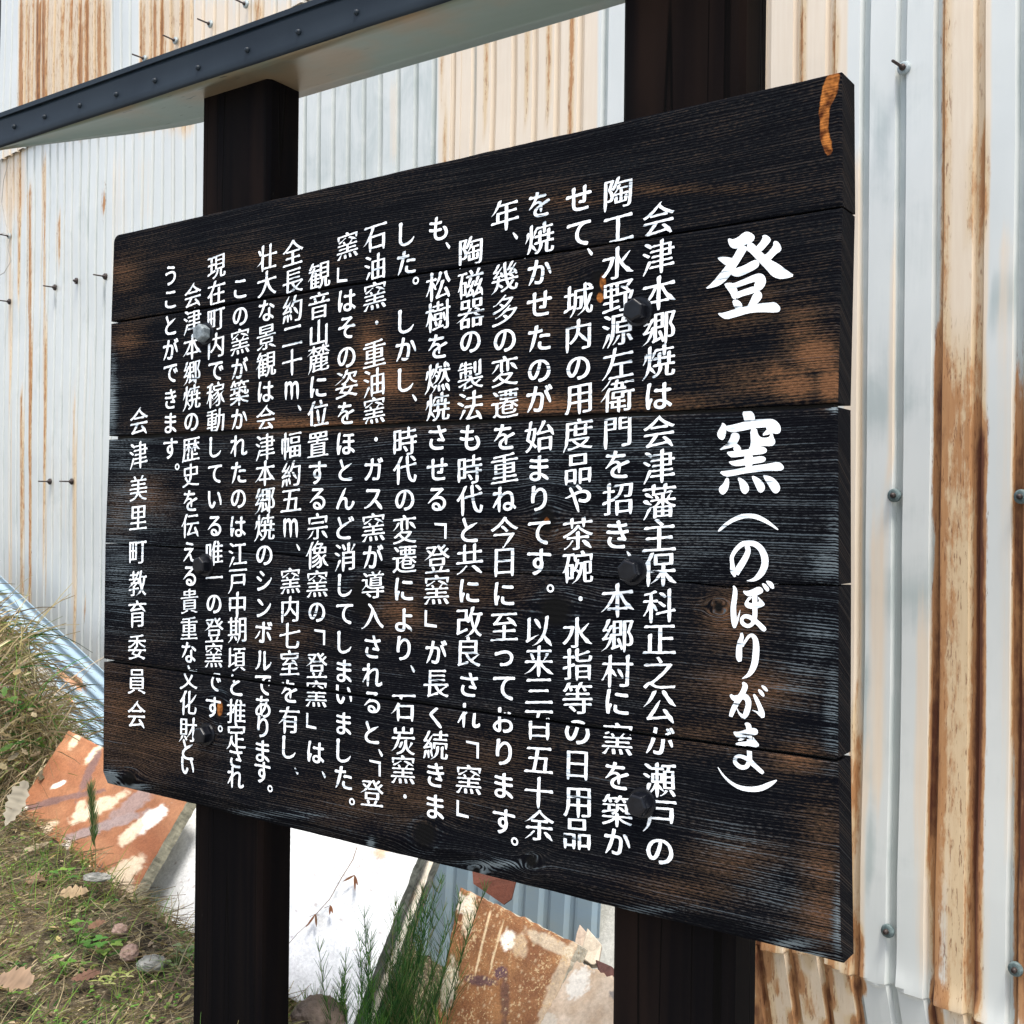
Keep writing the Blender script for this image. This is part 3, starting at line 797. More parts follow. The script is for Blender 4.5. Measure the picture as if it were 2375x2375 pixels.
COLS = [
 (1527, 1530, '会507津596本679郷762焼839は918会999津1082藩1164主1243保1322科1405正1483之1562公1637が1718瀬1811戸1894の1975'),
 (1433, 1431, '陶449工530水609野687源766左843衛920門1003を1077招1158き1239、1287本1392郷1475村1556に1629窯1715を1799築1881か1954'),
 (1342, 1338, 'せ460て542、588城696内778の854用926度1009品1088や1156茶1237碗1316・1388水1467指1541等1618の1698日1776用1861品1935'),
 (1251, 1249, 'を474焼555か631せ704た784の860が924始1011ま1086り1156て1235す1303。1363以1463来1533三1603百1681五1763十1838余1915'),
 (1171, 1168, '年499、551幾644多720の790変862遷937を1013重1086ね1158今1235日1305に1378至1454っ1527て1595お1670り1745ま1822す1905。1946'),
 (1092, 1086, '陶584磁658器727の793製870法943も1015時1088代1160と1229共1297に1371改1442良1512さ1588れ1660「1737窯1809」1879'),
 (1017, 1009, 'も530、573松663樹733を803燃877焼945さ1015せ1088る1158「1231登1297窯1369」1436が1512長1585く1660続1728き1797ま1871'),
 (943, 933, 'し542た609。654し745か810し881、924時1022代1090の1160変1229遷1297に1367よ1438り1504、1549石1641炭1718窯1786・1846'),
 (870, 861, '石551油621窯687・749重820油887窯953・1019ガ1088ス1158窯1224が1291導1355入1431さ1500れ1566る1629と1699、1743「1780登1840'),
 (806, 795, '窯570」635は697そ760の829姿891を958ほ1029と1090ん1157ど1224消1292し1358て1423し1490ま1556い1612ま1678し1742た1804。1855'),
 (741, 731, '観641音709山771麓833に897位961置1031す1096る1157宗1221像1288窯1355の1420「1477登1544窯1610」1674は1745、1793'),
 (680, 668, '全587長652約717二779十840m905、947幅1034約1099五1161m1224、1269窯1348内1414七1474室1538を1603有1671し1734、1785'),
 (620, 607, '壮597大658な720景782観847は908会969津1037本1097郷1162焼1224の1288シ1348ン1411ボ1466ル1532で1588あ1639り1686ま1742す1791。1825'),
 (559, 545, 'こ670の734窯793が854築911か972れ1034た1096の1157は1221江1288戸1348中1403期1462頃1529と1589推1651定1709さ1757れ1804'),
 (503, 492, '現618在680町740内802で860稼916動976し1037て1099い1159る1220唯1283一1339の1401登1462窯1521で1581す1640。1687'),
 (449, 433, '会684津745本804郷865焼922の979歴1043史1102を1161伝1220え1280る1336貴1395重1457な1513文1572化1631財1693と1739い1777'),
 (396, 394, 'う639こ695と754が810で866き925ま981す1040。1083'),
 (326, 314, '会976津1056美1133里1201町1280教1353育1425委1501員1581会1656')]
import re
SHIFT = {'、': .38, '。': .40, '「': .14, '」': -.22, '・': .10}
def cut_gaps(bm):
    "paint does not bridge the gaps between planks"
    for i in range(4):
        a, b = gapline(i)
        if i == 2: continue
        for q, sgn in ((a, 1), (b, -1)):
            t = (q[1] - q[0]).normalized(); nn = Vector((-t.z, 0, t.x))
            bmesh.ops.bisect_plane(bm, geom=bm.verts[:] + bm.edges[:] + bm.faces[:], plane_co=q[0], plane_no=nn, dist=1e-6)
        kill = []
        for f in bm.faces:
            c = f.calc_center_median()
            za = a[0].z + (c.x - a[0].x) * (a[1].z - a[0].z) / (a[1].x - a[0].x)
            zb = b[0].z + (c.x - b[0].x) * (b[1].z - b[0].z) / (b[1].x - b[0].x)
            if zb - .0006 < c.z < za + .0006: kill.append(f)
        bmesh.ops.delete(bm, geom=kill, context='FACES')
def lettering(name, V, Fc, d=-.0012):
    "one mesh per plank, a sub-part of the plank it is painted on"
    me = bpy.data.meshes.new(name)
    me.from_pydata([(x, d, z) for x, z in V], [], Fc)
    bm = bmesh.new(); bm.from_mesh(me)
    a, b = gapline(2)
    t = (a[1] - a[0]).normalized()
    bmesh.ops.bisect_plane(bm, geom=bm.verts[:] + bm.edges[:] + bm.faces[:], plane_co=a[0], plane_no=Vector((-t.z, 0, t.x)), dist=1e-6)
    cut_gaps(bm)
    groups = {}
    lines = [gapline(i)[0] for i in range(4)]
    for f in bm.faces:
        if f.normal.y > 0: f.normal_flip()
        c = f.calc_center_median()
        k = sum(c.z < q[0].z + (c.x - q[0].x) * (q[1].z - q[0].z) / (q[1].x - q[0].x) for q in lines)
        groups.setdefault(k, []).append(f)
    for k, fs in sorted(groups.items()):
        ix = {}; VV = []; FF = []
        for f in fs:
            FF.append([])
            for v in f.verts:
                if v.index not in ix or True:
                    key = v.co.to_tuple(7)
                    if key not in ix: ix[key] = len(VV); VV.append(key)
                FF[-1].append(ix[key])
        FF = [f for f in FF if len(set(f)) == len(f)]
        mk(name, VV, FF, PAINT, PLANKS[k])
    bm.free(); bpy.data.meshes.remove(me)
EM = .0412
for ci, (xt, xb, txt) in enumerate(COLS):
    items = [(c, float(n)) for c, n in re.findall(r'(\D)(\d+)', txt)]
    y0, y1 = items[0][1], items[-1][1]; V, Fc = [], []
    for ch, y in items:
        x = xt + (xb - xt) * (y - 500) / 1450
        p = bl(x, y, -.0012); gv, gf = glyph(ch)
        em = EM * (1.0 if ch not in KANA else .90) * rng.uniform(.97, 1.03) * (1.12 if ci == 17 else 1)
        if ch == '一': em *= .9
        ca, sa = math.cos(rng.uniform(-.02, .02)), rng.uniform(-.02, .02)
        b = len(V); ox = SHIFT.get(ch, 0) * EM
        V += [(p.x + ox + em * 1.03 * (gx * ca - gy * sa), p.z + em * .965 * (gx * sa + gy * ca)) for gx, gy in gv]
        Fc += [tuple(b + k for k in f) for f in gf]
    lettering('text_column', V, Fc)
bpy.data.objects.remove(fo)

# title, traced stroke by stroke
def T(pts, x0, y0, k): return [(x0 + x * k, y0 + y * k) for x, y in pts]
K1 = 300 / 1932; K2 = 300 / 1092
title = []
for s in (
 [(562,350),(600,340),(640,358),(710,330),(800,255),(860,235),(945,275),(975,325),(940,390),(850,430),(760,470),(700,495),(640,490),(590,450)],
 [(740,440),(880,470),(840,530),(680,790),(560,950),(480,1020),(390,1065),(215,1100),(330,1010),(530,760),(640,630),(720,480)],
 [(410,628),(480,615),(560,618),(640,640),(700,700),(620,770),(540,750),(430,660)],
 [(860,400),(930,400),(1000,470),(1120,590),(1200,660),(1330,725),(1450,820),(1575,900),(1420,945),(1320,945),(1220,900),(1150,810),(1010,670),(900,550),(850,520)],
 [(1080,300),(1130,285),(1190,320),(1215,370),(1150,450),(1070,540),(1000,520),(985,470),(1050,400),(1090,330)],
 [(1245,395),(1280,375),(1330,400),(1370,480),(1360,530),(1290,570),(1190,680),(1110,590),(1150,570),(1250,450)],
 [(600,800),(690,785),(800,750),(960,660),(1010,670),(1040,720),(1020,770),(940,820),(800,890),(720,915),(650,905),(610,875)],
 [(510,1040),(530,1010),(610,1000),(650,1015),(780,960),(960,880),(1050,860),(1110,890),(1140,960),(1130,1030),(1080,1100),(1020,1130),(950,1050),(990,980),(860,1020),(695,1080),(600,1100)],
 [(510,1040),(600,1010),(700,1080),(715,1140),(700,1250),(640,1250),(600,1150)],
 [(690,1145),(820,1100),(960,1050),(1040,1080),(1030,1125),(900,1175),(780,1205),(690,1250)],
 [(630,1270),(700,1250),(770,1300),(790,1370),(750,1430),(690,1410),(655,1350)],
 [(950,1160),(1030,1120),(1075,1160),(1080,1220),(1040,1280),(990,1330),(940,1380),(850,1370),(900,1280)],
 [(410,1455),(500,1455),(660,1400),(860,1350),(1050,1310),(1200,1300),(1260,1290),(1310,1320),(1350,1370),(1350,1420),(1300,1450),(1050,1440),(880,1455),(700,1510),(545,1555),(460,1510)]):
    title.append(T(s, 1600, 500, K1))
for s in (
 [(780,235),(830,210),(920,210),(970,280),(970,350),(950,420),(830,420),(810,340)],
 [(480,385),(530,410),(545,450),(540,560),(510,640),(470,650),(420,610),(405,550),(440,480),(475,430)],
 [(490,440),(570,435),(700,405),(830,370),(980,340),(1120,335),(1220,328),(1290,360),(1345,420),(1362,490),(1345,540),(1300,558),(1240,545),(1200,560),(1060,590),(1180,455),(1000,465),(900,485),(780,510),(640,535),(560,515)],
 [(620,545),(680,535),(735,555),(745,610),(720,670),(680,740),(600,765),(420,805),(520,730),(600,640)],
 [(900,470),(1000,470),(1015,560),(1060,610),(1130,615),(1190,600),(1205,550),(1240,555),(1250,610),(1280,660),(1265,715),(1220,740),(1080,735),(1010,770),(960,800),(870,790),(915,720)],
 [(680,700),(720,710),(760,760),(770,810),(700,830),(640,790)],
 [(540,825),(650,815),(850,790),(1010,765),(1090,745),(1150,780),(1150,830),(1080,860),(940,870),(800,890),(630,910),(590,890)],
 [(815,840),(940,830),(940,1060),(815,1070)],
 [(565,970),(650,960),(810,930),(960,900),(1090,885),(1140,920),(1120,970),(1050,990),(930,1005),(800,1030),(650,1040)],
 [(425,1120),(600,1100),(810,1060),(950,1030),(1150,1005),(1330,970),(1400,1030),(1405,1080),(1350,1110),(1150,1105),(1000,1125),(820,1145),(640,1185),(530,1200)],
 [(540,1210),(580,1215),(590,1290),(570,1390),(510,1465),(460,1455),(430,1400),(440,1350),(500,1300)],
 [(710,1220),(740,1205),(820,1250),(880,1330),(885,1400),(840,1455),(790,1445),(755,1390),(740,1290)],
 [(915,1190),(960,1182),(1060,1240),(1120,1320),(1120,1390),(1070,1438),(1020,1420),(990,1350)],
 [(1085,1180),(1120,1168),(1230,1200),(1310,1270),(1352,1350),(1340,1410),(1290,1450),(1240,1430),(1190,1350)]):
    title.append(T(s, 1600, 920, K1))
def ribbon(pts):
    "outline pieces of a brush stroke of varying width (x, y, width): one convex-ish piece per segment"
    P = []
    n = len(pts)
    for i in range(n - 1):
        p0, p1, p2, p3 = pts[max(i - 1, 0)], pts[i], pts[i + 1], pts[min(i + 2, n - 1)]
        for k in range(5):
            t = k / 5
            P.append(tuple(.5 * (2 * b + (c - a) * t + (2 * a - 5 * b + 4 * c - d) * t * t + (3 * b - a - 3 * c + d) * t ** 3) for a, b, c, d in zip(p0, p1, p2, p3)))
    P.append(pts[-1]); L, Rr = [], []
    for i, (x, y, w_) in enumerate(P):
        a, b = P[max(i - 1, 0)], P[min(i + 1, len(P) - 1)]
        t = Vector((b[0] - a[0], b[1] - a[1])).normalized()
        L.append((x - t.y * w_ / 2, y + t.x * w_ / 2)); Rr.append((x + t.y * w_ / 2, y - t.x * w_ / 2))
    return L + Rr[::-1]
k6 = lambda s: T(s, 1600, 1160, K1); k7 = lambda s: T(s, 1600, 1400, K1); k8 = lambda s: T(s, 1600, 1570, K2)
title += [k6([(410,460),(500,360),(610,280),(740,215),(880,195),(1020,215),(1140,280),(1250,365),(1325,435),(1310,450),(1200,380),(1060,310),(960,275),(850,265),(740,290),(620,340),(520,410),(440,475)]),
 k6(ribbon([(850,680,70),(870,760,78),(820,880,92),(740,1010,100),(685,1105,90)])),
 k6(ribbon([(675,1145,30),(645,1060,80),(635,960,62),(628,850,58),(690,740,65),(780,660,75),(880,640,80),(980,660,85),(1070,740,95),(1120,870,105),(1110,1000,105),(1050,1110,95),(960,1185,55),(850,1205,8)])),
 k6(ribbon([(650,1280,20),(675,1340,60),(670,1450,75),(650,1600,80),(655,1750,85),(665,1860,70),(670,1910,30)])), k6(ribbon([(680,1860,50),(720,1760,30),(752,1640,6)])),
 k6([(785,1350),(860,1360),(940,1330),(1020,1290),(1080,1310),(1102,1370),(1040,1410),(960,1430),(880,1440),(820,1410)]),
 k6([(840,1500),(870,1450),(920,1440),(930,1460),(860,1520),(930,1545),(1000,1530),(1040,1510),(1010,1440),(1030,1450),(1110,1530),(1122,1570),(1040,1610),(930,1625),(850,1610),(812,1560),(830,1510)]),
 k6(ribbon([(970,1400,75),(970,1560,75),(972,1700,72),(965,1780,70)])), k6(ribbon([(968,1770,70),(930,1850,60),(860,1880,58),(790,1840,58),(775,1780,52),(820,1735,58),(900,1750,65),(965,1795,70),(1030,1850,70),(1100,1920,75),(1130,1948,40)])),
 k6([(1070,1245),(1110,1240),(1170,1290),(1190,1340),(1160,1370),(1120,1340)]), k6([(1130,1205),(1190,1205),(1245,1240),(1265,1320),(1220,1325),(1170,1270)]),
 k7(ribbon([(770,435,35),(775,500,60),(745,600,80),(735,700,90),(735,800,90),(750,865,50)])),
 k7(ribbon([(780,640,40),(830,560,40),(880,490,45),(930,475,55),(975,530,75),(990,640,95),(985,760,100),(970,880,100),(930,990,85),(870,1070,55),(780,1120,8)])),
 k7(ribbon([(790,1175,30),(825,1230,80),(800,1310,80),(750,1400,85),(690,1500,80),(640,1600,75),(610,1690,55)])),
 k7(ribbon([(605,1360,30),(660,1410,80),(740,1400,80),(820,1390,90),(870,1450,85),(870,1540,85),(840,1640,85),(800,1715,50)])), k7(ribbon([(800,1690,60),(740,1640,30),(700,1560,8)])),
 k7(ribbon([(955,1355,30),(990,1420,55),(1040,1530,65),(1075,1630,80),(1090,1705,50)])), k7(ribbon([(1060,1660,60),(1000,1620,25),(930,1590,6)])),
 k7([(1015,1275),(1060,1285),(1110,1340),(1115,1390),(1080,1385),(1030,1330)]), k7([(1060,1220),(1110,1225),(1150,1260),(1172,1310),(1130,1310),(1090,1270)]),
 k8([(365,460),(410,465),(470,445),(530,428),(570,440),(578,480),(540,495),(470,505),(400,515),(375,490)]), k8([(458,390),(490,383),(515,400),(525,440),(480,460),(475,420)]),
 k8([(385,560),(420,550),(480,545),(530,535),(530,500),(560,540),(585,570),(580,590),(500,606),(410,595),(385,575)]), k8([(400,530),(470,500),(480,515),(420,545)]),
 k8(ribbon([(503,490,45),(503,560,42),(503,640,42),(505,705,42)])), k8(ribbon([(505,700,42),(480,755,38),(430,762,36),(385,725,34),(385,685,30),(420,668,30),(480,690,35),(515,718,42),(560,760,36),(605,800,34),(620,815,20)])),
 k8([(233,765),(240,760),(280,820),(340,875),(410,915),(500,930),(590,920),(660,890),(735,865),(735,880),(680,930),(600,968),(510,972),(420,955),(340,905),(280,845)])]
polys = []
for s in title:
    p = [bl(x, y, -.0012) for x, y in s]; p = [Vector((q.x, q.z)) for q in p]
    if area(p) < 0: p = p[::-1]
    polys.append([(q.x * 40, q.y * 40) for q in chaikin(p, 1, .25)])
V, Fc = fill(polys)
lettering('title_lettering', [(v.x / 40, v.y / 40) for v in V], Fc)

# ------------------------------------------------------------------ leaning slabs and sheets
def painter(base, spots, nseed):
    "colour map of a slab in its own 0..1 coordinates: base pair plus spots (u,v,ru,rv,angle,colour,amount)"
    def f(u, v):
        n = fbm(u * 4 + nseed, v * 4, nseed); n2 = fbm(u * 22, v * 22, nseed + 3)
        t = min(1, max(0, .5 + n)); c = [a + (b - a) * t for a, b in zip(*base)]
        for su, sv_, ru, rv, an, col, am in spots:
            ca, sa = math.cos(an), math.sin(an); du, dv = u - su, v - sv_
            x, y = (du * ca + dv * sa) / ru, (-du * sa + dv * ca) / rv
            r = math.sqrt(x * x + y * y) + .6 * n2 + .25 * n
            k = am * float(sstep(1.2, .78, np.array(r))) if am > 0 else 0
            c = [a + (b - a) * k for a, b in zip(c, col)]
        return c
    return f
def slab(name, bl_, br_, tr_, th, paint, edgecol, label, cat, mat=SLAB, seg=None, rough=.004, tl_=None, nu=110, nv=80, group=None):
    "leaning slab from three corners (photo x, photo y, distance); the fourth closes the parallelogram"
    A, B, C = at(*bl_), at(*br_), at(*tr_)
    D = at(*tl_) if tl_ else A + C - B
    base = (A + B) / 2
    nrm = (B - A).cross(D - A).normalized()
    if nrm.dot(CAM - A) < 0: nrm = -nrm
    root = empty(name, base, label, cat, group)
    V, Fc, T_c = [], [], []
    for j in range(nv):
        v = j / (nv - 1)
        for i in range(nu):
            u = i / (nu - 1)
            p = (A.lerp(B, u)).lerp(D.lerp(C, u), v)
            edge = min(u, 1 - u, v, 1 - v)
            k = max(0, 1 - edge / .05)
            out = ((p - (A + C) / 2).normalized()) * (rough * k * fbm(u * 13, v * 13, len(V) * 0 + nu))
            p = p + out - nrm * (.003 * max(0, 1 - edge / .015) ** 2 - .001 * fbm(u * 8, v * 8, 2))
            V.append(p - base); T_c.append(paint(u, v))
    Fc = [(j * nu + i, j * nu + i + 1, (j + 1) * nu + i + 1, (j + 1) * nu + i) for j in range(nv - 1) for i in range(nu - 1)]
    face = mk('glazed_face', V, Fc, mat, root, {'tint': T_c}, smooth=True)
    loop = list(range(nu)) + [a * nu + nu - 1 for a in range(1, nv)] + [(nv - 1) * nu + k for k in range(nu - 2, -1, -1)] + [a * nu for a in range(nv - 2, 0, -1)]
    V2, F2, T2 = [], [], []
    m = 5
    for l in loop:
        q = V[l]; cdir = (q - ((A + C) / 2 - base)).normalized()
        for k in range(m):
            t = k / (m - 1)
            V2.append(q - nrm * (th * t) + cdir * (.0025 * fbm(q.x * 60, q.z * 60, t * 3) * (1 if 0 < k else 0)))
            n = .7 + .6 * (fbm(q.x * 40, q.z * 40, t * 2) + .3)
            T2.append([max(.01, c * n) for c in edgecol])
    n = len(loop)
    for a in range(n):
        b = (a + 1) % n
        for k in range(m - 1): F2.append((a * m + k, a * m + k + 1, b * m + k + 1, b * m + k))
    F2.append([a * m + m - 1 for a in range(n)])
    mk('rough_edge', V2, F2, mat, root, {'tint': T2}, smooth=False)
    return root
ORG, ORG2 = (.22, .08, .034), (.33, .155, .075)
PUR, CRM, WHT = (.16, .09, .075), (.56, .45, .31), (.72, .67, .58)
slab('kiln_shelf', (20, 1900, 2.62), (300, 2085, 2.24), (445, 1835, 2.36), .028,
     painter((ORG, ORG2), [
        (.10, .93, .03, .09, 0, CRM, 1), (.28, .90, .030, .11, -.15, CRM, 1), (.12, .22, .022, .20, -.7, PUR, 1), (.30, .45, .022, .30, -.75, PUR, .9), (.33, .74, .030, .24, .1, PUR, .95),
        (.18, .50, .018, .07, -.5, WHT, 1), (.05, .12, .02, .06, -.3, WHT, 1), (.28, .10, .035, .12, -.4, CRM, 1), (.47, .04, .035, .10, 0, WHT, .9), (.52, .50, .05, .22, -.45, CRM, .95),
        (.42, .42, .03, .08, .2, CRM, .8), (.62, .38, .035, .35, -.6, (.27, .20, .18), .95), (.70, .62, .05, .3, -.3, (.27, .20, .18), .8), (.86, .62, .045, .20, -.3, WHT, .95),
        (.80, .45, .04, .14, -.2, CRM, .9), (.88, .12, .06, .22, -.3, CRM, .95), (.95, .03, .05, .12, 0, CRM, .9), (.2, .75, .05, .05, 0, (.24, .10, .05), .6)], 1.7),
     (.30, .28, .20), 'orange kiln shelf slab with purple stains and cream drips leaning left of the near post', 'kiln shelf', group='kiln shelves leaning behind the sign')
WB = ((.70, .71, .70), (.84, .84, .83))
slab('kiln_shelf', (225, 2035, 2.46), (808, 2400, 1.99), (988, 1935, 2.17), .026,
     painter(WB, [(.90, .90, .035, .10, -.2, (.62, .36, .18), .75), (.93, .80, .022, .12, -.3, (.48, .46, .46), .6), (.97, .96, .03, .03, 0, (.10, .08, .06), .9), (.83, .95, .05, .03, 0, (.6, .58, .55), .5)]
             + [(rng.random(), rng.random(), .004, .007, 0, (.42, .36, .34), .8) for _ in range(90)], 4.1),
     (.14, .15, .13), 'big white painted slab leaning behind the far post with a brown vine on it', 'kiln shelf', nu=220, nv=120, group='kiln shelves leaning behind the sign')
slab('kiln_shelf', (420, 2140, 2.36), (852, 2400, 2.03), (1012, 1975, 2.20), .024,
     painter(((.60, .53, .42), (.72, .68, .60)), [(.93, .9, .03, .14, -.2, (.42, .40, .40), .8), (.94, .6, .02, .2, -.2, (.62, .42, .28), .6)], 6.3),
     (.16, .165, .145), 'narrow cream slab edge showing just behind the big white slab', 'kiln shelf', group='kiln shelves leaning behind the sign')
BRN, BRN2 = (.13, .045, .016), (.27, .125, .045)
slab('kiln_shelf', (1000, 2400, 1.99), (1215, 2490, 1.84), (1338, 2190, 1.96), .034,
     painter((BRN, BRN2), [(.13, .86, .05, .14, 0, (.55, .47, .34), .9), (.06, .90, .09, .06, 0, (.6, .54, .44), .8), (.5, .80, .055, .075, 0, WHT, 1), (.6, .80, .07, .08, 0, (.52, .42, .28), .5), (.3, .7, .010, .26, 0, (.60, .46, .28), .9), (.42, .72, .009, .22, 0, (.58, .44, .26), .9),
        (.36, .46, .16, .035, .25, (.085, .04, .04), .9), (.52, .57, .06, .05, .6, (.085, .04, .05), .95), (.62, .40, .04, .2, .4, (.10, .045, .03), .8), (.08, .34, .08, .16, 0, (.58, .52, .38), .95),
        (.85, .92, .25, .05, 0, (.52, .44, .32), .7), (.97, .7, .05, .4, 0, (.5, .42, .30), .6)]
        + [(rng.random(), rng.random(), .008, .010, 0, (.48, .36, .22), .7) for _ in range(120)], 9.2),
     (.46, .42, .33), 'brown glazed kiln shelf with running cream drips leaning between the posts', 'kiln shelf', tl_=(1066, 2056, 2.14), rough=.006, mat=GLAZE, group='kiln shelves leaning behind the sign')
slab('kiln_shelf', (1236, 2400, 1.74), (1400, 2470, 1.64), (1480, 2296, 1.68), .03,
     painter(((.44, .31, .20), (.60, .48, .36)), [(.2, .75, .15, .2, 0, (.70, .66, .58), .8), (.75, .82, .1, .05, 0, (.16, .15, .15), .8), (.5, .2, .03, .12, -.5, WHT, .9), (.8, .15, .02, .14, -.6, WHT, .9), (.1, .2, .12, .1, 0, (.62, .55, .44), .7)], 3.3),
     (.50, .46, .38), 'pale cream kiln shelf at the foot of the right post overlapping the brown one', 'kiln shelf', tl_=(1336, 2226, 1.80), rough=.007, group='kiln shelves leaning behind the sign')
# small tile scraps and white board by the right post
def plate(name, corners, th, col, label, cat, nseed=1.):
    c = [at(*p) for p in corners]; base = sum(c, Vector()) / len(c)
    n = (c[1] - c[0]).cross(c[2] - c[0]).normalized()
    if n.dot(CAM - base) < 0: n = -n
    V = [p - base for p in c] + [p - base - n * th for p in c]; k = len(c)
    Fc = [tuple(range(k)), tuple(range(k, 2 * k))[::-1]] + [(i, i + k, (i + 1) % k + k, (i + 1) % k) for i in range(k)]
    o = mk(name, V, Fc, SLAB, None, {'tint': [col] * (2 * k)}, loc=base)
    md = o.modifiers.new('bevel', 'BEVEL'); md.width = th * .2; md.segments = 2
    return tag(o, label, cat)
plate('white_board', [(1355, 2060, 2.42), (1440, 2060, 2.36), (1440, 2330, 2.24), (1355, 2330, 2.30)], .02, (.46, .46, .42), 'plain white board standing against the shed beside the right post', 'board')
plate('tile_scrap', [(1336, 2165, 2.12), (1344, 2142, 2.14), (1360, 2160, 2.12), (1352, 2210, 2.07), (1328, 2215, 2.08)], .012, (.34, .27, .21), 'slim pinkish tile scrap above the brown shelf corner', 'tile scrap')
plate('tile_scrap', [(1362, 2150, 2.10), (1396, 2190, 2.06), (1388, 2235, 2.02), (1372, 2236, 2.02), (1344, 2218, 2.06)], .012, (.42, .36, .28), 'wide beige tile scrap wedged beside the right post', 'tile scrap')
plate('tile_scrap', [(1378, 2222, 2.02), (1420, 2240, 1.98), (1420, 2290, 1.94), (1390, 2268, 1.97)], .02, (.07, .03, .025), 'dark reddish tile scrap at the right post above the pale shelf', 'tile scrap')

# leaning sheets
def lean_sheet(name, O, U, Vv, lu, lv, pitch, depth, mat, label, cat, prof='trap', rust=None, nseed=0.):
    "ribbed sheet: ribs run along U, repeat along Vv"
    U = U.normalized(); Vv = (Vv - U * Vv.dot(U)).normalized(); N = U.cross(Vv).normalized()
    if N.dot(CAM - O) < 0: N = -N
    mtx = Matrix(((U.x, N.x, Vv.x, O.x), (U.y, N.y, Vv.y, O.y), (U.z, N.z, Vv.z, O.z), (0, 0, 0, 1)))
    root = bpy.data.objects.new
    Vt, A = [], []
    nvv = int(lv / pitch * 10); nuu = 24
    for j in range(nvv + 1):
        q = j / nvv * lv; ph = (q / pitch) % 1
        if prof == 'sine': d = depth * .5 * math.cos(2 * math.pi * ph)
        else: d = depth * float(np.interp(ph, [0, .12, .2, .8, .88, 1], [-.5, -.5, .5, .5, -.5, -.5]))
        for i in range(nuu + 1):
            p = i / nuu * lu
            Vt.append((p, d + .006 * fbm(p * 2 + nseed, q * 2) , q))
    Fc = [(j * (nuu + 1) + i, j * (nuu + 1) + i + 1, (j + 1) * (nuu + 1) + i + 1, (j + 1) * (nuu + 1) + i) for j in range(nvv) for i in range(nuu)]
    att = np.zeros((len(Vt), 3)); att[:, 2] = .35
    Vn = np.array(Vt)
    Wd = Vn @ np.array(mtx.to_3x3()).T + np.array(mtx.translation); px, py = to_px(Wd)
    for (x0, y0, rx, ry, a) in rust or []:
        m = np.exp(-(((px - x0) / rx) ** 2 + ((py - y0) / ry) ** 2)); att[:, 0] = np.maximum(att[:, 0], a * m)
    o = mk(name, Vt, Fc, mat, None, {'rust': att}, smooth=(prof == 'sine')); o.matrix_world = mtx
    md = o.modifiers.new('thickness', 'SOLIDIFY'); md.thickness = .001
    return tag(o, label, cat)
qa = WM @ wl(-70, 1268, -.16); qb = WM @ wl(262, 1574, -.16)
U = qb - qa
lean_sheet('fallen_sheet', qa, U, Vector((0, 0, -1)) - WN * .35, U.length * 1.9, .62, .040, .011, BLUE,
           'grey blue corrugated sheet lying aslant against the shed left of the sign', 'sheet metal', 'sine',
           [(172, 1582, 22, 14, 1.1), (190, 1600, 16, 10, 1.1), (150, 1568, 12, 8, .9), (160, 1622, 10, 6, .9)], 2.)
g0 = WM @ wl(965, 2560, -.10); g1 = WM @ wl(1368, 2560, -.10)
lean_sheet('blue_skirt_sheet', g1 + Vector((0, 0, .0)), Vector((0, 0, 1)) + WN * .06, g0 - g1, 1.0, (g0 - g1).length, .076, .010, BLUE,
           'faded blue ribbed sheet standing behind the brown kiln shelf', 'sheet metal', 'trap', [(1010, 2300, 10, 60, .4), (1316, 2060, 6, 8, .9)], 5.)
rp = [(1095, 2015, 2.30), (1200, 2030, 2.26), (1186, 2085, 2.24), (1168, 2098, 2.24), (1098, 2050, 2.27)]
c = [at(*p) for p in rp]; base = sum(c, Vector()) / 5
n = (c[1] - c[0]).cross(c[2] - c[0]).normalized()
if n.dot(CAM - base) < 0: n = -n
o = mk('rusty_scrap', [p - base for p in c] + [p - base - n * .004 for p in c], [(0, 1, 2, 3, 4), (9, 8, 7, 6, 5)] + [(i, i + 5, (i + 1) % 5 + 5, (i + 1) % 5) for i in range(5)],
       SLAB, None, {'tint': [(.09, .028, .016)] * 10}, loc=base)
tag(o, 'rust red metal scrap tucked under the sign board above the brown shelf', 'metal scrap')

# ------------------------------------------------------------------ stones
def stone(px, py, Y, r, cols, label, sq=(1, 1, .7), nseed=0.):
    if py < 2320: r *= .8
    c = at(px, py, Y); c.z -= r * .25; bm = bmesh.new(); bmesh.ops.create_icosphere(bm, subdivisions=4, radius=1)
    V, Tn = [], []
    for v in bm.verts:
        p = v.co.normalized(); k = 1 + .30 * fbm(p.x * 1.6 + nseed, p.y * 1.6, p.z * 1.6) + .08 * fbm(p.x * 6, p.y * 6 + nseed, p.z * 6)
        q = p * (k + .10 * abs(nz(p.x * 3 + nseed, p.y * 3, p.z * 3)) - .16 * abs(nz(p.x * 1.3, p.y * 1.3 + nseed, p.z * 1.3)))
        V.append((q.x * r * sq[0], q.y * r * sq[1], q.z * r * sq[2]))
        t = min(1, max(0, .5 + 1.1 * fbm(p.x * 2.5, p.y * 2.5, p.z * 2.5 + nseed)))
        Tn.append([a + (b - a) * t for a, b in zip(*cols)])
    bm.verts.index_update(); Fc = [[v.index for v in f.verts] for f in bm.faces]; bm.free()
    tag(mk('stone', V, Fc, STONE, None, {'tint': Tn}, loc=c), label, 'stone', 'stones on the bank')
BRNS = ((.10, .075, .05), (.30, .22, .16)); PNK = ((.24, .15, .11), (.40, .28, .22)); GRY = ((.12, .12, .10), (.33, .32, .28))
stone(738, 2352, 1.86, .048, BRNS, 'big rough brown stone at the foot of the white slab', (1.0, .8, .85), 1.)
stone(278, 2152, 2.02, .017, PNK, 'pinkish stone on the grassy bank below the orange slab', (1, 1, .8), 2.)
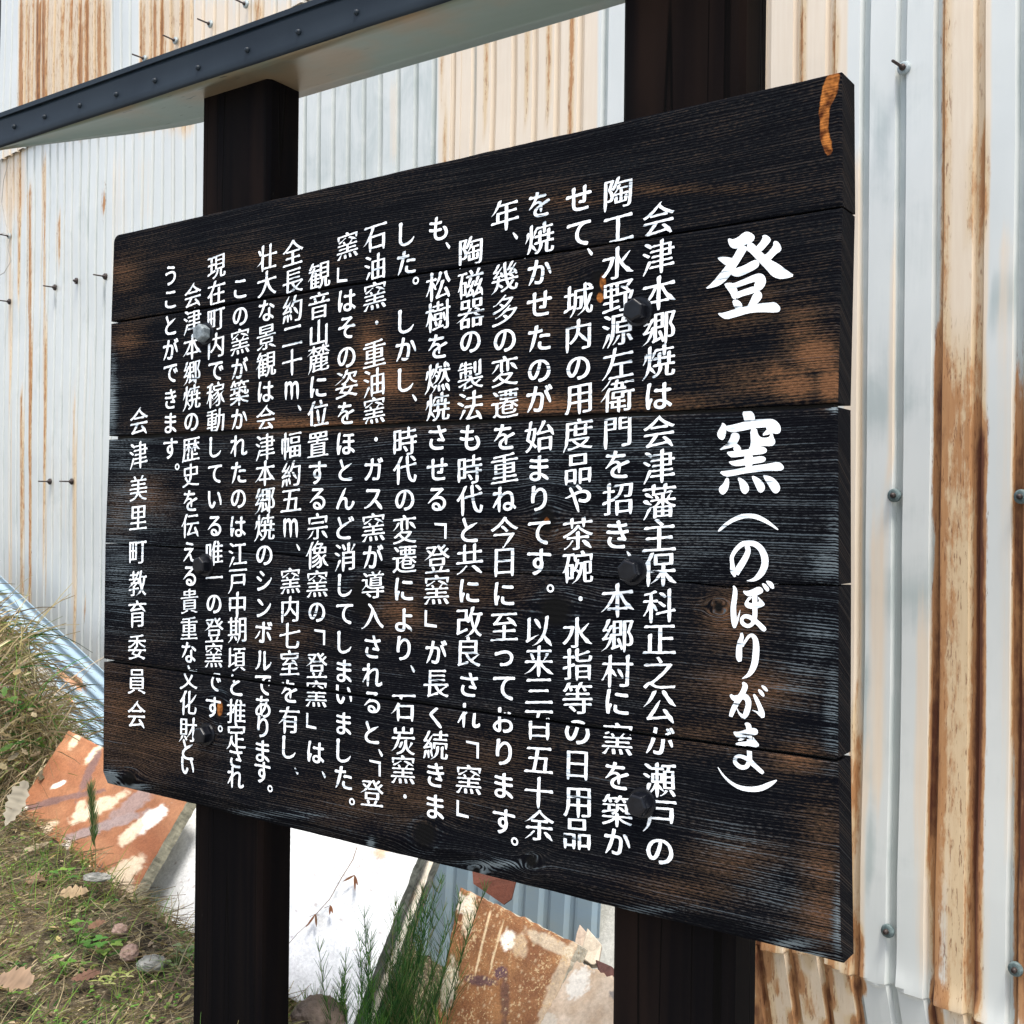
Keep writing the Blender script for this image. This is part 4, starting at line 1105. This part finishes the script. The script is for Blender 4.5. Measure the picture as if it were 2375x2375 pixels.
stone(300, 2204, 1.96, .022, PNK, 'pale pink stone with a dark hollow left of the far post', (1, 1, .8), 3.)
stone(352, 2228, 1.93, .026, GRY, 'grey flat stone touching the far post', (1.2, 1, .6), 4.)
stone(82, 2098, 2.2, .014, PNK, 'small rounded pink stone among grass near the left edge', (1, 1, 1), 5.)
stone(110, 2300, 1.92, .022, GRY, 'half buried grey stone in the grass at lower left', (1.4, 1, .5), 6.)
stone(225, 2030, 2.16, .020, GRY, 'crumbly grey stone at the lower edge of the orange slab', (1.6, 1, .5), 7.)

# ------------------------------------------------------------------ plants
GREEN = [(.11, .24, .035), (.07, .17, .03), (.17, .28, .05), (.22, .28, .06)]
DGREEN = [(.025, .085, .022), (.04, .12, .025), (.06, .16, .035)]
STRAW = [(.36, .29, .16), (.26, .20, .11), (.46, .38, .23), (.17, .125, .07), (.32, .27, .11)]
class Geo:
    def __init__(s): s.V, s.F, s.T = [], [], []
    def strip(s, pts, w0, col, side=None, wtip=.1):
        n = len(pts); b = len(s.V)
        for i, p in enumerate(pts):
            t = i / (n - 1); a, c = pts[max(i - 1, 0)], pts[min(i + 1, n - 1)]
            d = (c - a); sd = side if side else d.cross(Vector((0.3, 1, .2)))
            sd = sd.normalized() if sd.length > 1e-9 else Vector((1, 0, 0))
            w_ = w0 * (1 - (1 - wtip) * t ** 1.5) / 2
            s.V += [p - sd * w_, p + sd * w_]; s.T += [col, col]
        s.F += [(b + 2 * i, b + 2 * i + 1, b + 2 * i + 3, b + 2 * i + 2) for i in range(n - 1)]
    def tube(s, pts, r0, r1, col, k=4):
        n = len(pts); b = len(s.V)
        for i, p in enumerate(pts):
            a, c = pts[max(i - 1, 0)], pts[min(i + 1, n - 1)]; d = (c - a).normalized()
            x = d.cross(Vector((.31, .9, .27))).normalized(); y = d.cross(x)
            r = r0 + (r1 - r0) * i / (n - 1)
            for q in range(k):
                an = 2 * math.pi * q / k; s.V.append(p + x * (r * math.cos(an)) + y * (r * math.sin(an))); s.T.append(col)
        s.F += [(b + i * k + q, b + i * k + (q + 1) % k, b + (i + 1) * k + (q + 1) % k, b + (i + 1) * k + q) for i in range(n - 1) for q in range(k)]
    def leaf(s, c, d, up, L, W, col, curl=.3, n=6, rag=0.):
        d = d.normalized(); sd = d.cross(up).normalized(); up = sd.cross(d); b = len(s.V)
        for i in range(n + 1):
            t = i / n; w_ = W / 2 * math.sin(math.pi * min(1, .06 + t * .94)) ** .8 * (1 - .25 * t) * (1 + rag * math.sin(i * 2.4 + L * 900) + rag * rng.uniform(-.6, .6))
            m = c + d * (L * t) + up * (L * curl * t * t)
            for k, q in ((-1, .25), (0, 0), (1, .25)):
                s.V.append(m + sd * (w_ * k) + up * (w_ * q)); f_ = (1 - .18 * (k == 0)) * (1 + rag * rng.uniform(-1.2, .6)); s.T.append([x * f_ for x in col])
        s.F += [(b + i * 3 + k, b + i * 3 + k + 1, b + (i + 1) * 3 + k + 1, b + (i + 1) * 3 + k) for i in range(n) for k in (0, 1)]
    def build(s, name, mat, loc=None, parent=None, smooth=True):
        o = Vector(loc) if loc is not None else Vector()
        return mk(name, [v - o for v in s.V], s.F, mat, parent, {'tint': s.T}, smooth, loc if parent is None else None)
def jit(c, a=.25):
    k = 1 + rng.uniform(-a, a); return [x * k * (1 + rng.uniform(-.08, .08)) for x in c]
def curve_pts(p, d, L, droop, n=5, wob=.1):
    pts = [p.copy()]; d = d.normalized()
    for i in range(n - 1):
        d = (d + Vector((rng.uniform(-wob, wob), rng.uniform(-wob, wob), -droop / n))).normalized()
        pts.append(pts[-1] + d * (L / (n - 1)))
    return pts
def G3(x, y): return Vector((x, y, zg(x, y)))

def bank_spot():
    while True:
        y = rng.uniform(1.55, 3.0); x = rng.uniform(-1.9, -.1)
        px, py = to_px(np.array([G3(x, y)])); 
        if -80 < px[0] < 900 and py[0] < 2520:
            return x, y
g = Geo()
for i in range(4200):
    x, y = bank_spot(); d_ = fbm(x * 3, y * 3, 8)
    if d_ < .0 and rng.random() < .8: continue
    p = G3(x, y); dr = Vector((rng.uniform(-.7, .7), rng.uniform(-.7, .7), rng.uniform(.5, 1.4)))
    g.strip(curve_pts(p, dr, rng.uniform(.02, .075) * (1.5 if rng.random() < .12 else 1), rng.uniform(.3, 1.4), 4), rng.uniform(.0012, .0028), jit(rng.choice(GREEN)))
tag(g.build('grass', LEAF), 'short green grass growing through the litter on the bank', 'grass', kind='stuff')
g = Geo()
for i in range(9500):
    x, y = bank_spot(); p = G3(x, y) + Vector((0, 0, rng.uniform(.002, .02)))
    dr = Vector((rng.uniform(-1, 1), rng.uniform(-1, 1), rng.uniform(-.15, .35)))
    g.strip(curve_pts(p, dr, rng.uniform(.02, .09), rng.uniform(0, .6), 4, .25), rng.uniform(.0010, .0026), jit(rng.choice(STRAW), .45), wtip=.5)
for i in range(1500):
    x, y = bank_spot(); p = G3(x, y) + Vector((0, 0, rng.uniform(.003, .016)))
    g.leaf(p, Vector((rng.uniform(-1, 1), rng.uniform(-1, 1), rng.uniform(-.2, .4))), Vector((0, 0, 1)), rng.uniform(.008, .022), rng.uniform(.005, .012), jit(rng.choice(STRAW), .5), rng.uniform(-.3, .5), 3)
tag(g.build('dead_straw', LEAF), 'dead straw and leaf crumbs matted over the bank', 'straw', kind='stuff')
g = Geo()
for i in range(900):
    x, y = bank_spot(); p = G3(x, y)
    col = jit(rng.choice(GREEN[:3]), .3)
    for k in range(rng.choice((2, 3, 3))):
        a = rng.uniform(0, 6.28); g.leaf(p + Vector((0, 0, rng.uniform(.006, .022))), Vector((math.cos(a), math.sin(a), .3)), Vector((0, 0, 1)), rng.uniform(.006, .013), rng.uniform(.005, .010), col, -.2, 3)
tag(g.build('small_weeds', LEAF), 'tiny broad leaved weeds scattered over the bank', 'ground cover', kind='stuff')

# dry grass mound at the left edge
c0 = at(35, 1850, 2.66); c0.z = zg(c0.x, c0.y)
g = Geo()
def mound_pt():
    a = rng.uniform(0, 6.28); r = abs(rng.gauss(0, .5)); px = rng.uniform(-120, 150)
    py = rng.uniform(1440, 1890)
    return px, py
for i in range(8000):
    px = rng.uniform(-160, 175); top = np.interp(px, [-160, 0, 60, 100, 140, 175], [1390, 1440, 1490, 1600, 1680, 1780])
    py = top + (1930 - top) * rng.random() ** 1.05
    if px > 95 and py > 1790: continue
    lim = np.interp(py, [1440, 1600, 1750, 1800, 1900], [40, 95, 150, 110, 40])
    if px > lim: continue
    Y = 2.75 + .0006 * (1900 - py) + rng.uniform(-.16, .22) * (1 - (py - 1440) / 900)
    p = at(px, py, Y)
    dr = Vector((rng.uniform(-1, 1), rng.uniform(-1, .6), rng.uniform(-.7, .8)))
    low = (py - top) / 480
    if rng.random() < .17: col = jit(rng.choice(GREEN + DGREEN), .3)
    else: col = jit(rng.choice(STRAW), .4)
    g.strip(curve_pts(p, dr, rng.uniform(.06, .24), rng.uniform(.4, 1.8), 6, .22), rng.uniform(.002, .0046), col, wtip=.4)
for i in range(110):
    px = rng.uniform(-150, 110); py = rng.uniform(1520, 1830); p = at(px, py, 2.66 + rng.uniform(-.05, .2))
    if px > np.interp(py, [1440, 1600, 1750, 1830], [40, 95, 140, 100]): continue
    g.leaf(p, Vector((rng.uniform(-1, 1), -.6, rng.uniform(-1, .3))), Vector((0, -.6, 1)), rng.uniform(.02, .045), rng.uniform(.010, .024), [x * .7 for x in jit(rng.choice(STRAW + GREEN[:2]), .3)], .4, 8, .3)
V = []
o = g.build('dry_grass_mound', LEAF, c0)
tag(o, 'tall mound of tangled dry grass at the left edge', 'dry grass')
# earth inside the mound
bm = bmesh.new(); bmesh.ops.create_icosphere(bm, subdivisions=4, radius=1)
Vm = []
cm = at(-60, 1790, 3.02); cm.z = zg(cm.x, cm.y) - .02
for v in bm.verts:
    p = v.co; k = 1 + .25 * fbm(p.x * 2, p.y * 2, p.z * 2)
    Vm.append((p.x * k * .30, p.y * k * .26, max(-.05, p.z * k * .44)))
bm.verts.index_update(); Fm = [[v.index for v in f.verts] for f in bm.faces]; bm.free()
tag(mk('earth_mound', Vm, Fm, SOIL, None, smooth=True, loc=cm), kind='structure')

# horsetails
def horsetail(px, py, Y, top, n, spread, cols, label, lean=(0, 0), dens=1.0, br=.055):
    b0 = at(px, py, Y); b0.z = zg(b0.x, b0.y); H = at(*top, Y).z - b0.z
    root = empty('horsetail_plant', b0, label, 'horsetail', 'horsetails by the slabs')
    st, bg_ = Geo(), Geo()
    for k in range(n):
        h = H * rng.uniform(.55, 1.0); p = b0 + Vector((rng.gauss(0, spread), rng.gauss(0, spread * .6), -.02))
        d = Vector((lean[0] + rng.uniform(-.12, .12), lean[1] + rng.uniform(-.12, .12), 1))
        pts = curve_pts(p, d, h, rng.uniform(-.1, .25), 9, .09); col = jit(rng.choice(cols), .3)
        st.tube(pts, .0013, .0005, col, 4)
        nw = int(h / .017)
        for w_ in range(3, nw):
            t = w_ / nw; q = t * 8; i = min(7, int(q)); c = pts[i].lerp(pts[i + 1], q - i)
            m = int(6 * dens) if t > .3 else int(4 * dens)
            for a in range(m):
                if rng.random() < .25: continue
                an = rng.uniform(0, 6.28); L = br * (1.15 - t) * rng.uniform(.6, 1.2) + .012
                bg_.strip(curve_pts(c, Vector((math.cos(an) * .40, math.sin(an) * .40, rng.uniform(.5, 1.2))), L, rng.uniform(-.3, .3), 4, .06), .0010, jit(rng.choice(cols), .3), wtip=.5)
    st.build('stem', LEAF, b0, root); bg_.build('branches', LEAF, b0, root)
    return root
horsetail(785, 2395, 1.86, (800, 2120), 8, .014, GREEN[:3] + DGREEN, 'bright green horsetail clump in front of the white slab beside the brown stone', (.06, 0))
horsetail(868, 2395, 1.85, (850, 2115), 6, .014, DGREEN + GREEN[:2], 'feathery horsetail rising along the dark edge of the white slab', (-.05, 0))
horsetail(908, 2400, 2.00, (1000, 1985), 36, .030, DGREEN + DGREEN + [(.10, .17, .04), (.20, .19, .08)], 'dense dark green horsetail thicket between the cream slab and the brown shelf', (.13, .06), 1.0, .07)
horsetail(700, 2360, 1.88, (708, 2215), 5, .008, GREEN + STRAW[:2], 'short yellowish horsetail right beside the far post', (.06, 0))
horsetail(1035, 2395, 1.82, (1035, 2305), 12, .011, GREEN, 'short green horsetail tuft at the lower left corner of the brown shelf', (0, 0))

# foxtail in front of the orange slab
b0 = at(222, 2015, 2.12); root = empty('foxtail_grass', b0, 'single green foxtail grass head standing before the orange slab', 'grass stalk')
st, hd = Geo(), Geo()
p1 = at(210, 1835, 2.12); pts = [b0.lerp(p1, k / 6) + Vector((.002 * math.sin(k), 0, 0)) for k in range(7)]
st.tube(pts, .0011, .0008, (.18, .17, .07), 4)
for k in range(300):
    t = rng.uniform(.28, 1.0); c = b0.lerp(p1, t); a = rng.uniform(0, 6.28)
    L = rng.uniform(.018, .034) * (1.1 - .5 * abs(t - .6))
    hd.strip(curve_pts(c, Vector((math.cos(a) * .33, math.sin(a) * .33, 1)), L, 0, 3, .03), .0014, jit(rng.choice(DGREEN + [(.16, .17, .06), (.25, .22, .10)]), .3), wtip=.3)
st.build('stalk', LEAF, b0, root); hd.build('seed_head', LEAF, b0, root)

# small leafy weeds on the bank
def weed(px, py, Y, n, L, label, cols=GREEN[:3], round_=.8):
    b0 = at(px, py, Y); b0.z = zg(b0.x, b0.y); root = empty('leafy_weed', b0, label, 'weed', 'leafy weeds on the bank')
    st, lf = Geo(), Geo()
    for k in range(n):
        a = rng.uniform(0, 6.28); r = rng.uniform(.006, .035); h = rng.uniform(.015, .045)
        p = b0 + Vector((math.cos(a) * r, math.sin(a) * r, h)); col = jit(rng.choice(cols), .25)
        st.tube([b0, b0.lerp(p, .5) + Vector((0, 0, .004)), p], .0008, .0006, col, 4)
        for q in range(3):
            an = a + q * 2.1; lf.leaf(p, Vector((math.cos(an), math.sin(an), .25)), Vector((0, 0, 1)), L * rng.uniform(.7, 1.1), L * round_, col, -.15, 4)
    st.build('stem', LEAF, b0, root); lf.build('leaves', LEAF, b0, root)
weed(240, 2190, 1.98, 8, .017, 'bright green broad leaf clover below the pinkish stone')
weed(180, 2168, 2.02, 7, .014, 'fresh green clover patch in the middle of the bank')
weed(155, 2250, 1.94, 5, .013, 'small green weed with round leaves near the lower left')
weed(408, 2180, 1.93, 9, .010, 'pale small leaved weed touching the left side of the far post', [(.22, .28, .12), (.16, .22, .08)])
weed(140, 2045, 2.22, 4, .014, 'low green weed under the orange slab')
weed(62, 1640, 2.66, 16, .028, 'broad leaved green weed growing out of the dry grass mound', GREEN[:2] + DGREEN[1:])
weed(275, 2300, 1.88, 8, .018, 'long leaved light green weed left of the far post foot', [(.2, .27, .06), (.28, .30, .10)], .35)

# vine with dead leaves lying on the white slab
A = at(225, 2035, 2.45); B = at(808, 2400, 1.98); C = at(988, 1935, 2.16); wn = (B - A).cross(C - A).normalized()
if wn.dot(CAM - A) < 0: wn = -wn
def onw(px, py, h=.004): return on_plane(px, py, A + wn * h, wn)
vp = [onw(*p) for p in ((828, 1965), (818, 1995), (792, 2036), (765, 2085), (735, 2118), (712, 2145), (690, 2165), (660, 2200))]
root = empty('dead_vine', vp[-1], 'thin brown vine with shrivelled leaves across the white slab', 'vine')
st, lf = Geo(), Geo(); st.tube(vp, .0009, .0006, (.20, .12, .07), 5)
st.tube([vp[2], onw(778, 2018), onw(768, 1990)], .0005, .0003, (.2, .12, .07), 4)
for cx, cy, ds in ((822, 2030, ((-26, 16), (4, 40), (10, 26))), (766, 2100, ((0, 24), (8, 20))), (732, 2120, ((-22, 34), (4, 32)))):
    c = onw(cx, cy, .008)
    for dx, dy in ds:
        q = onw(cx + dx, cy + dy, .010); lf.leaf(c, q - c, wn, (q - c).length, .006, jit((.22, .09, .035), .3), .1, 4)
    st.tube([onw(cx - 14, cy + 6), c], .0006, .0004, (.2, .12, .07), 4)
st.build('stem', LEAF, vp[-1], root); lf.build('dead_leaves', LEAF, vp[-1], root)

# fallen leaves
def dead_leaf(px, py, Y, L, W, d, up, col, label, curl=.25):
    c = at(px, py, Y); gq = Geo(); gq.leaf(Vector(), Vector(d), Vector(up), L, W, [x * .8 for x in col], curl, 14, .28)
    o = mk('fallen_leaf', gq.V, gq.F, LEAF, None, {'tint': gq.T}, True, c)
    tag(o, label, 'leaf', 'fallen leaves on the bank')
dead_leaf(62, 1812, 2.50, .105, .055, (-.35, -.1, -1), (-.3, -1, .2), (.50, .45, .34), 'large pale papery leaf hanging left of the orange slab', .12)
dead_leaf(72, 2285, 1.84, .075, .05, (-1, .2, .35), (0, -.5, 1), (.36, .24, .15), 'large curled tan leaf at the left edge of the bank', -.45)
dead_leaf(140, 2072, 2.13, .055, .036, (1, .1, -.05), (0, -.5, 1), (.48, .34, .19), 'tan lobed leaf lying near the middle of the bank', .15)
dead_leaf(55, 1972, 2.36, .055, .022, (1, .2, .05), (0, -.5, 1), (.44, .35, .22), 'narrow straw coloured leaf below the orange slab', .3)
dead_leaf(60, 2040, 2.24, .045, .028, (1, -.2, 0), (0, -.6, 1), (.34, .20, .12), 'small brown leaf near the left edge', .1)
dead_leaf(232, 2255, 1.90, .05, .022, (-.6, 0, -.2), (0, -.6, 1), (.20, .10, .06), 'dark brown leaf in the grass left of the far post', .1)
dead_leaf(205, 2150, 2.02, .035, .02, (1, 0, .2), (0, -.6, 1), (.30, .16, .09), 'reddish brown leaf among the clover', .2)

# loose wire on the shed at upper left
g = Geo()
for pl in ([(22, 365), (8, 420), (4, 470), (14, 520), (24, 548)], [(24, 548), (18, 575), (26, 605), (10, 632), (-20, 650)], [(-10, 545), (10, 540), (24, 548)]):
    g.tube([WM @ wl(x, y, -.035 - .004 * (k % 2)) for k, (x, y) in enumerate(pl)], .0016, .0016, (.36, .34, .30), 5)
o = g.build('loose_wire', LEAF, WM @ wl(10, 500, -.03)); o.data.materials[0] = WIRE
tag(o, 'thin grey wire looping down the shed wall at the upper left', 'wire')
